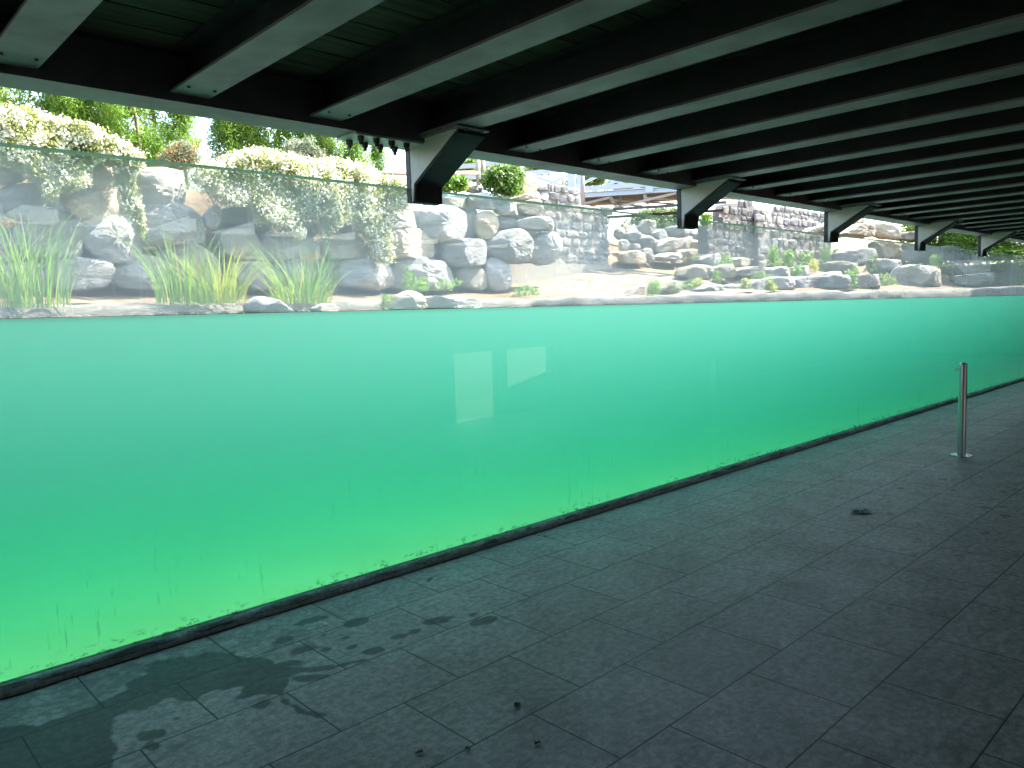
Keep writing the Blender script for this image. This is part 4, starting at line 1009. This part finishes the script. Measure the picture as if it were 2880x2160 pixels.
TREES = [ # px x of trunk, Y, kind, scale, label
 (-60, 17, ('tall', 1), 1.0, 'bright green tree cut by the left edge'),
 (-8, 18, ('dense', 4), .8, 'bushy green tree beside the left edge, left of the sky gap'),
 (40, 20, ('tall', 2), .95, 'tall tree with a brown trunk just left of the sky gap'),
 (118, 30, ('slim', 3), 1.0, 'sparse pale tree standing in the left sky gap'),
 (180, 21, ('tall', 2), 1.05, 'tree with a slim trunk just right of the left sky gap'),
 (215, 19, ('dense', 5), .72, 'rounded yellow green tree right of the left sky gap'),
 (262, 27, ('slim', 3), 1.1, 'thin pale tree with sky showing through'),
 (312, 19, ('dense', 4), .78, 'narrow bright tree above the end of the left vine'),
 (352, 22, ('tall', 1), 1.2, 'tree with a pale trunk above the dip between the vines'),
 (400, 20, ('tall', 2), 1.05, 'tall tree with a forked trunk left of the rusty shrub'),
 (452, 23, ('tall', 1), 1.25, 'tall tree standing behind the rusty shrub'),
 (532, 18, ('dense', 5), .72, 'dense pointed tree just left of the narrow sky gap'),
 (662, 20, ('dense', 4), .85, 'dense tree just right of the narrow sky gap'),
 (690, 22, ('tall', 2), 1.1, 'tall tree with a thin trunk right of the narrow sky gap'),
 (720, 20, ('dense', 5), 1.0, 'broad bright tree behind the grey shrub'),
 (790, 22, ('tall', 1), 1.3, 'tree right of the grey shrub, behind the white vine crest'),
 (248, 21, ('dense', 5), .95, 'bushy green tree filling the row left of the rusty shrub'),
 (905, 22, ('tall', 1), 1.3, 'tall tree behind the two light green ones above the splice bolts'),
 (860, 20, ('dense', 4), 1.0, 'light green tree above the splice bolts, left of two'),
 (935, 19, ('dense', 5), .84, 'light green tree above the splice bolts, right of two'),
 (1010, 19, ('dense', 4), .76, 'low bamboo like tree left of the fence end'),
 (1075, 20, ('dense', 5), .56, 'lowest bamboo like tree behind the fence rail'),
]
def copy_tree(src):
    c = src.copy(); COL.objects.link(c)
    for ch in src.children:
        d = ch.copy(); COL.objects.link(d); d.parent = c
    return c
for i, (x, Y, key, sc, lab) in enumerate(TREES):
    if key not in used: o = protos[key]; used.add(key)
    else: o = copy_tree(protos[key])
    p = ony(x, 700, Y); o.location = (p.x, Y, 3.9); o.rotation_euler = (0, 0, i*1.1); o.scale = (sc, sc, sc); o['label'] = lab

for i, (x, Y, sx, sz, lab) in enumerate([(40, 2.5, 2.8, 1.05, 'broad tree added to shade the far right of the bank, nearest the glass'), (41, 6.0, 3.0, 1.1, 'broad tree added to shade the far right of the bank, second from the glass'),
        (42, 9.5, 3.0, 1.1, 'broad tree added to shade the far right of the bank, third from the glass'), (38, -2.0, 2.6, 1.0, 'broad tree added for shade beyond the far end of the paving')]):
    o = copy_tree(protos[('dense', 4 if i % 2 else 5)]); o.location = (x, Y, 2.4 if Y > 0 else 0); o.scale = (sx, sx, sz); o['label'] = lab; o['group'] = 'added shade trees beyond the far right of the pool'  # these trees are added to throw shade on the far right bank

def bush(name, label, zone, pts, Y, thick, n, leafL, mats, share, cat='shrub', group=None, aspect=.4, droop=.2, clump=.35, lean=0):
    """leaves filling a soft outline on plane Y, with thickness"""
    W_ = [ony(*px(zone, a, b), Y) for a, b in pts]; P2 = [(q.x, q.z) for q in W_]
    x0, x1 = min(p[0] for p in P2), max(p[0] for p in P2); z0, z1 = min(p[1] for p in P2), max(p[1] for p in P2)
    X = []; 
    while len(X) < n:
        a = RNG.uniform(x0, x1, 4000); b = RNG.uniform(z0, z1, 4000); c = RNG.uniform(-1, 1, 4000)
        m_ = in_np(a, b, P2)
        for q in np.stack([a, c, b], 1)[m_]:
            g = noise.noise((q[0]*2.3, q[1]*1.2, q[2]*2.3))*.6+noise.noise((q[0]*6, q[1]*2, q[2]*6+9))*.5
            if g > -clump+RNG.normal()*.08: X.append(q)
            if len(X) >= n: break
    X = np.array(X); k = len(X)
    # rounded front: less depth near the rim of the outline
    y = -np.abs(X[:, 1])**.6*thick*(.7+.3*RNG.random(k))
    y += np.array([noise.noise((q[0]*1.6, 5, q[2]*1.6))*.3 for q in X])*thick
    X[:, 1] = Y+y
    c0 = np.array([(x0+x1)/2, Y, z0]); X -= c0; X += RNG.normal(size=X.shape)*.03
    mi = (RNG.random(k) < 0).astype(int)
    if len(mats) > 1:
        fl = np.array([noise.noise((q[0]*5, q[1]*5, q[2]*5)) for q in X]); mi = ((fl+RNG.normal(size=k)*.25) > share+(.16*np.clip((z1-z0-X[:, 2])/(z1-z0)*2.2-.5, 0, 1) if 'vine' in name else 0)).astype(int)
    L_ = RNG.uniform(.6, 1.3, k)*leafL; L_[mi == 1] *= .8
    W2 = L_*aspect*RNG.uniform(.8, 1.3, k); W2[mi == 1] = L_[mi == 1]*.8
    d = rdir(k, droop); nrm = rdir(k)+np.array([0, -.5, .5])
    t = thing(name, label, cat, tuple(c0), group)
    fo = cards('foliage', X, d, nrm, L_, W2, mats, mi, t)
    return t, c0, P2
def stems(t, c0, P2, n, mat, r=.012):
    bm = bmesh.new()
    for _ in range(n):
        a = random.choice(P2); b = random.choice(P2)
        p = Vector((a[0], c0[1], a[1]))-Vector(c0); q = Vector((b[0], c0[1], b[1]))-Vector(c0); q = p.lerp(q, .7)+Vector((0, -.2, .1))
        mid = p.lerp(q, .5)+Vector((0, -.1, .1)); cyl(bm, p, mid, r, r*.8, 5, False); cyl(bm, mid, q, r*.8, r*.4, 5, False)
    obj('stem', bm, mat, t)
VG = 'flowering vines hanging over the boulder wall'
r_ = bush('flowering_vine', 'white flowering vine spilling over the wall at the left edge', 1,
     [(-120, 290), (0, 285), (100, 268), (180, 305), (290, 345), (400, 375), (520, 395), (640, 465), (740, 498), (860, 585), (850, 680), (640, 600), (540, 620), (500, 770), (400, 800), (330, 760), (290, 860), (250, 850), (200, 730), (60, 640), (-120, 600)],
     9.72, .7, 42000, .062, [M_vine, M_flower], -.06, 'vine', VG); stems(*r_, 14, M_bark)
r_ = bush('flowering_vine', 'thin green vine strand hanging between the tan boulder and the largest one', 1,
     [(740, 640), (830, 620), (850, 760), (870, 860), (900, 950), (912, 1090), (885, 1060), (850, 960), (770, 940), (790, 820), (750, 740)],
     9.42, .3, 4800, .06, [M_vine, M_flower], .15, 'vine', VG); stems(*r_, 5, M_bark)
r_ = bush('flowering_vine', 'large white flowering vine draped over the middle of the wall', 2,
     [(-180, 560), (0, 540), (40, 480), (80, 462), (220, 445), (400, 470), (560, 510), (800, 520), (950, 560), (1080, 620), (1200, 645), (1310, 680), (1290, 780), (1260, 850), (1170, 870), (1130, 950), (1145, 1090), (1165, 1200), (1120, 1225), (1050, 1200), (1040, 1050), (970, 1010), (900, 950), (830, 940), (745, 990), (725, 1070), (700, 1000), (680, 900), (620, 960), (560, 940), (530, 1090), (490, 1010), (400, 1000), (340, 960), (250, 930), (200, 830), (80, 810), (0, 800), (-60, 740), (-200, 640)],
     9.70, .65, 72000, .062, [M_vine, M_flower], -.08, 'vine', VG); stems(*r_, 24, M_bark)
bush('shrub', 'rusty orange shrub behind the dip between the two vines', 1, [(1000, 570), (1050, 510), (1120, 470), (1190, 490), (1240, 560), (1250, 640), (1000, 640)], 12, .6, 4500, .05, [M_rust_leaf, M_leaf3], -.05, droop=-.6)
bush('shrub', 'grey green spiky shrub above the white vine crest', 2, [(450, 540), (480, 420), (520, 350), (560, 400), (600, 360), (650, 420), (700, 440), (740, 540), (700, 600), (480, 590)], 11.5, .6, 1800, .16, [M_leaf3], 0, aspect=.2, droop=-1.2, clump=.1)
bush('ivy_bush', 'bright green ivy bush on top of the wall', 3, [(555, 420), (600, 370), (700, 360), (800, 385), (840, 400), (830, 470), (800, 520), (810, 585), (720, 590), (640, 570), (580, 520)], 10.2, .7, 5000, .085, [M_leaf2, M_leaf], .0, 'ivy', None, .8)
bush('shrub', 'leafy green shrub just right of the nearest bracket', 3, [(250, 520), (290, 450), (360, 440), (390, 480), (390, 540), (300, 545), (250, 545)], 10.4, .5, 1500, .12, [M_leaf], 0, 'shrub', None, .45)
bush('shrub', 'yellow flowered weed beside the tan rock on the wall top', 3, [(375, 540), (380, 480), (420, 470), (440, 500), (430, 545)], 10.3, .3, 500, .08, [M_reed_y], 0, 'shrub')
bush('shrub', 'hazy green tree tops behind the fence rail', 3, [(330, 470), (350, 330), (420, 300), (520, 300), (560, 350), (560, 480)], 20, 1.5, 3500, .22, [M_leaf3, M_leaf], .1)
bush('shrub', 'dark leafed treetops behind the ivy and the fence posts', 3, [(760, 390), (760, 345), (850, 340), (1000, 370), (1050, 420), (900, 420)], 16, 1.0, 900, .2, [M_leaf2], 0, clump=.0)
bush('shrub', 'tree crown seen through the footbridge railing, left side', 3, [(1190, 520), (1300, 440), (1390, 440), (1420, 520)], 34, 3, 1500, .4, [M_leaf2], 0)
bush('shrub', 'low trees seen through the footbridge railing, right side', 3, [(1560, 500), (1600, 470), (1800, 480), (2037, 520), (2037, 560), (1560, 540)], 40, 3, 2500, .45, [M_leaf2, M_leaf], 0)
bush('shrub', 'green bank shrubs under the footbridge', 4, [(0, 560), (60, 440), (250, 410), (470, 420), (560, 450), (560, 600), (430, 600), (330, 600), (150, 640), (0, 560)], 17, 1.2, 5000, .16, [M_leaf2, M_leaf3], .0)
bush('shrub', 'orange brown shrub under the footbridge', 4, [(420, 470), (440, 415), (540, 412), (560, 470)], 17.5, .6, 900, .14, [M_rust_leaf], 0)
bush('shrub', 'small green shrub right of the second bracket foot', 4, [(770, 500), (780, 460), (850, 470), (840, 640), (780, 640)], 15, .5, 1100, .14, [M_leaf], 0)
bush('shrub', 'bramble with yellow leaves above the brown boulder by the fourth bracket', 5, [(940, 330), (960, 280), (1080, 290), (1080, 345)], 9.3, .5, 900, .12, [M_leaf, M_reed_y], .1)
bush('shrub', 'dark bramble trailing between the fourth and fifth brackets', 5, [(1280, 420), (1380, 330), (1720, 380), (1740, 430), (1620, 440), (1540, 500), (1320, 490)], 9.0, .6, 3500, .13, [M_leaf2, M_leaf3], .15)
bush('shrub', 'dry grass tuft on the slope of the rubble', 4, [(600, 920), (700, 900), (760, 930), (720, 960), (620, 960)], 12.4, .2, 400, .1, [M_rust_leaf], 0, droop=-.8)

for zz, pp, yy_, lab in ((4, [(560, 1240), (640, 1150), (760, 1150), (800, 1240)], 7.6, 'dry olive grass left of the low dark boulders'),
        (4, [(900, 1000), (960, 960), (1060, 960), (1100, 1010)], 8.9, 'dry grass strip above the knobbly boulder'),
        (4, [(1300, 1140), (1340, 1080), (1480, 1090), (1500, 1150)], 7.8, 'olive grass above the squarish rim boulder'),
        (4, [(1700, 1120), (1760, 1000), (1800, 1010), (1790, 1200)], 7.5, 'green weeds hanging between the wide boulder and the dark one'),
        (5, [(640, 940), (700, 780), (800, 800), (860, 930)], 6.4, 'olive grass above the rim right of the dark block'),
        (5, [(1180, 700), (1220, 580), (1300, 600), (1290, 720)], 7.0, 'olive grass between the shaded boulders')):
    bush('grass_tuft', lab, zz, pp, yy_, .3, 900, .09, [M_leaf3, M_reed, M_rust_leaf][:2], .1, 'grass', 'weeds on the bank', .18, -1.2, .5)
# reeds: blades growing from one root
def blades(n, h, spread, seed, mats, wid=.007, lean=.4, yfrac=.25):
    rg = random.Random(seed); verts = []; faces = []; mi = []; tv = []
    for k in range(n):
        a = rg.random()*6.283; q = spread*math.sqrt(rg.random()); b = Vector((q*math.cos(a), q*.6*math.sin(a), 0))
        H = h*(.35+.7*rg.random()**.8); ln = rg.uniform(.05, lean)*(1+.8*q/spread); dirn = Vector((math.cos(a)+rg.uniform(-.6, .6), math.sin(a)+rg.uniform(-.6, .6), 0)).normalized()
        wd = wid*rg.uniform(.6, 1.2); side = Vector((rg.uniform(-1, 1), rg.uniform(-.5, .5), 0)).normalized(); tt = rg.random(); drp = rg.uniform(0, .5) if rg.random() < .3 else 0
        N = 6; st = len(verts)
        for i in range(N+1):
            t = i/N; p = b+dirn*(ln*H*t**2)+Vector((0, 0, H*(t-drp*t**3*.5))); w = wd*(1-t**2.2)
            verts += [p-side*w, p+side*w]; tv += [tt, tt]
        m_ = 1 if rg.random() < yfrac else 0
        for i in range(N): faces.append((st+2*i, st+2*i+1, st+2*i+3, st+2*i+2)); mi.append(m_)
    return verts, faces, mi, tv
def clump(name, label, loc, n, h, spread, seed, mats, cat='reeds', group=None, **k):
    v, f, mi, tv = blades(n, h, spread, seed, mats, **k)
    me = bpy.data.meshes.new('blades'); me.from_pydata([tuple(q) for q in v], [], f); me.polygons.foreach_set('material_index', mi)
    a = me.attributes.new('tint', 'FLOAT', 'POINT'); a.data.foreach_set('value', tv)
    o = link(name, me, mats, None, loc); return tag(o, label, cat, group)
RG_ = 'reed clumps along the pool rim'
def base(zone, a, b, Y):
    p = ony(*px(zone, a, b), Y); return (p.x, Y, p.z)
MR = [M_reed, M_reed_y]
def onground(zone, a, Y, dz=-.03):
    p = ony(*px(zone, a, 1500), Y); return (p.x, Y, max(gz(p.x, Y), 1.93)+dz)
clump('reed_clump', 'tall green reed clump nearest the left edge', onground(1, 250, 8.1), 120, 1.35, .42, 1, MR, group=RG_, yfrac=.08)
clump('reed_clump', 'pale reeds cut by the left edge', onground(1, 60, 8.2), 60, 1.5, .35, 8, MR, group=RG_, yfrac=.1, lean=.6)
clump('reed_clump', 'tall green reed clump below the largest grey boulder', onground(1, 1190, 8.1), 140, 1.3, .4, 2, MR, group=RG_, yfrac=.05)
clump('reed_clump', 'yellow green grass clump right of the middle reeds', onground(1, 1430, 8.0), 200, .95, .42, 3, MR, group=RG_, yfrac=.55, wid=.006, lean=.6)
clump('reed_clump', 'wide green reed clump at the dip of the wall, rightmost of the reeds', onground(2, 620, 8.1), 180, 1.2, .55, 4, MR, group=RG_, yfrac=.06, lean=.55)
clump('reed_clump', 'short light green grass at the foot of the rightmost reeds', onground(2, 620, 7.95), 130, .7, .55, 5, MR, group=RG_, yfrac=.35, wid=.006, lean=.8)
def weed(label, zone, pts, Y, n, L=.07, mats=None, asp=.4):
    t, c0, P2 = bush('weed', label, zone, pts, Y, .25, n, L, mats or [M_reed], 0, 'weed', 'weeds on the bank', asp, -.8, .6)
    bm = bmesh.new()
    xm = sum(p[0] for p in P2)/len(P2); z0 = min(p[1] for p in P2); z1 = max(p[1] for p in P2)
    for k in range(4):
        q = Vector((xm+random.uniform(-.2, .2)*(z1-z0), Y-.1, z0+(z1-z0)*random.uniform(.6, .95)))-Vector(c0); cyl(bm, Vector((xm, Y-.05, z0-.05))-Vector(c0), q, .008, .003, 5, False)
    obj('stem', bm, M_reed, t)
weed('tall thin weed with small leaves behind the pointed rim rock', 2, [(1290, 1420), (1310, 1230), (1340, 1240), (1360, 1340), (1460, 1330), (1450, 1370), (1400, 1420)], 8.4, 380)
weed('small weed on the rim left of the pointed rock', 2, [(1130, 1520), (1160, 1430), (1200, 1440), (1190, 1520)], 7.9, 160)
weed('small green weed on the soil at the foot of the tall jagged boulder', 3, [(820, 1400), (870, 1330), (950, 1320), (1030, 1350), (1020, 1420), (900, 1430)], 9.0, 420)
weed('low weeds along the foot of the boulders below the bracket', 3, [(0, 1360), (20, 1270), (110, 1260), (130, 1350)], 9.2, 260)
weed('thin weed in front of the bottom boulders, left of the jagged one', 3, [(180, 1350), (200, 1280), (280, 1290), (380, 1270), (390, 1310), (280, 1350)], 9.2, 200)
weed('round green weed between the pointed boulder and the low earthy one', 4, [(220, 1280), (230, 1180), (280, 1140), (330, 1170), (340, 1230), (300, 1290)], 7.3, 420)
weed('olive weed on the low earthy boulder', 4, [(380, 1260), (400, 1190), (470, 1160), (540, 1200), (540, 1250)], 7.3, 360, .07, [M_leaf3])
weed('yellow weed left of the low dark boulders', 4, [(720, 1250), (730, 1130), (760, 1120), (770, 1240)], 7.2, 220, .07, [M_reed, M_reed_y])
weed('tall green weeds on the terrace, leftmost tuft', 4, [(1470, 980), (1480, 850), (1540, 770), (1570, 840), (1600, 990)], 9.2, 700, .09)
weed('tall green weeds on the terrace, middle tuft', 4, [(1610, 1000), (1640, 860), (1700, 820), (1730, 860), (1730, 990)], 9.2, 700, .09)
weed('tall green weeds on the terrace, thin right tuft', 4, [(1800, 990), (1830, 850), (1860, 860), (1900, 850), (1920, 980)], 9.2, 450, .09)
weed('yellow flowering weed below the thin right tuft', 4, [(1900, 1030), (1930, 930), (1970, 930), (1980, 1040)], 8.6, 300, .08, [M_reed_y])
weed('hazy green bush left of the third bracket line', 4, [(2000, 1040), (2010, 800), (2060, 760), (2110, 830), (2120, 1030)], 8.6, 800, .09, [M_leaf3, M_reed])
weed('green bush right of the third bracket line', 4, [(2130, 1030), (2140, 830), (2200, 810), (2230, 1020)], 8.4, 700, .09, [M_leaf2, M_leaf])
weed('green tuft beside the grey rock at the dark masonry foot', 4, [(980, 1000), (1000, 900), (1060, 870), (1100, 900), (1060, 980)], 9.1, 350)
weed('green tuft at the right foot of the rubble pile', 4, [(690, 970), (720, 890), (760, 860), (780, 950)], 10.5, 250)
weed('weeds between the terrace boulders, left pair', 4, [(880, 1150), (890, 1040), (940, 1040), (960, 1150)], 7.9, 350)
weed('yellow weed left of the squarish rim boulder', 4, [(1190, 1250), (1200, 1120), (1250, 1130), (1260, 1240)], 6.9, 350, .07, [M_leaf3, M_reed_y])
weed('yellow weed right of the squarish rim boulder', 4, [(1460, 1250), (1460, 1140), (1500, 1130), (1520, 1240)], 6.9, 350, .07, [M_reed_y, M_reed])
weed('weeds in front of the far right bank, between two dark blocks', 5, [(320, 930), (330, 760), (430, 700), (440, 920)], 6.2, 500, .08, [M_leaf2, M_leaf])
weed('weeds in the middle of the far right bank', 5, [(540, 760), (560, 600), (640, 580), (640, 740)], 7.0, 500, .08, [M_leaf2, M_leaf3])

t_, c_, p_ = bush('hedge', 'dark hedge across the yard behind the viewing area', 3, [(0, 0), (1, 0), (1, 1), (0, 1)], -26, .1, 10, .1, [M_leaf2], 0, 'hedge')
for ch in list(t_.children): bpy.data.objects.remove(ch)
t_.location = (18, -27, 0); n_ = 9000
X_ = np.stack([RNG.uniform(-30, 30, n_), RNG.normal(size=n_)*.35, RNG.uniform(0, 3.4, n_)], 1)
cards('foliage', X_, rdir(n_), rdir(n_), RNG.uniform(.3, .5, n_), RNG.uniform(.15, .3, n_), [M_leaf2], parent=t_)

t2 = thing('hedge', 'sunlit green hedge beyond the far end of the viewing area', 'hedge', (33, -4, 0))
X_ = np.stack([RNG.normal(size=7000)*.4, RNG.uniform(-9, 5.5, 7000), RNG.uniform(0, 4.2, 7000)], 1)
cards('foliage', X_, rdir(7000), rdir(7000), RNG.uniform(.2, .35, 7000), RNG.uniform(.1, .2, 7000), [M_leaf], parent=t2)
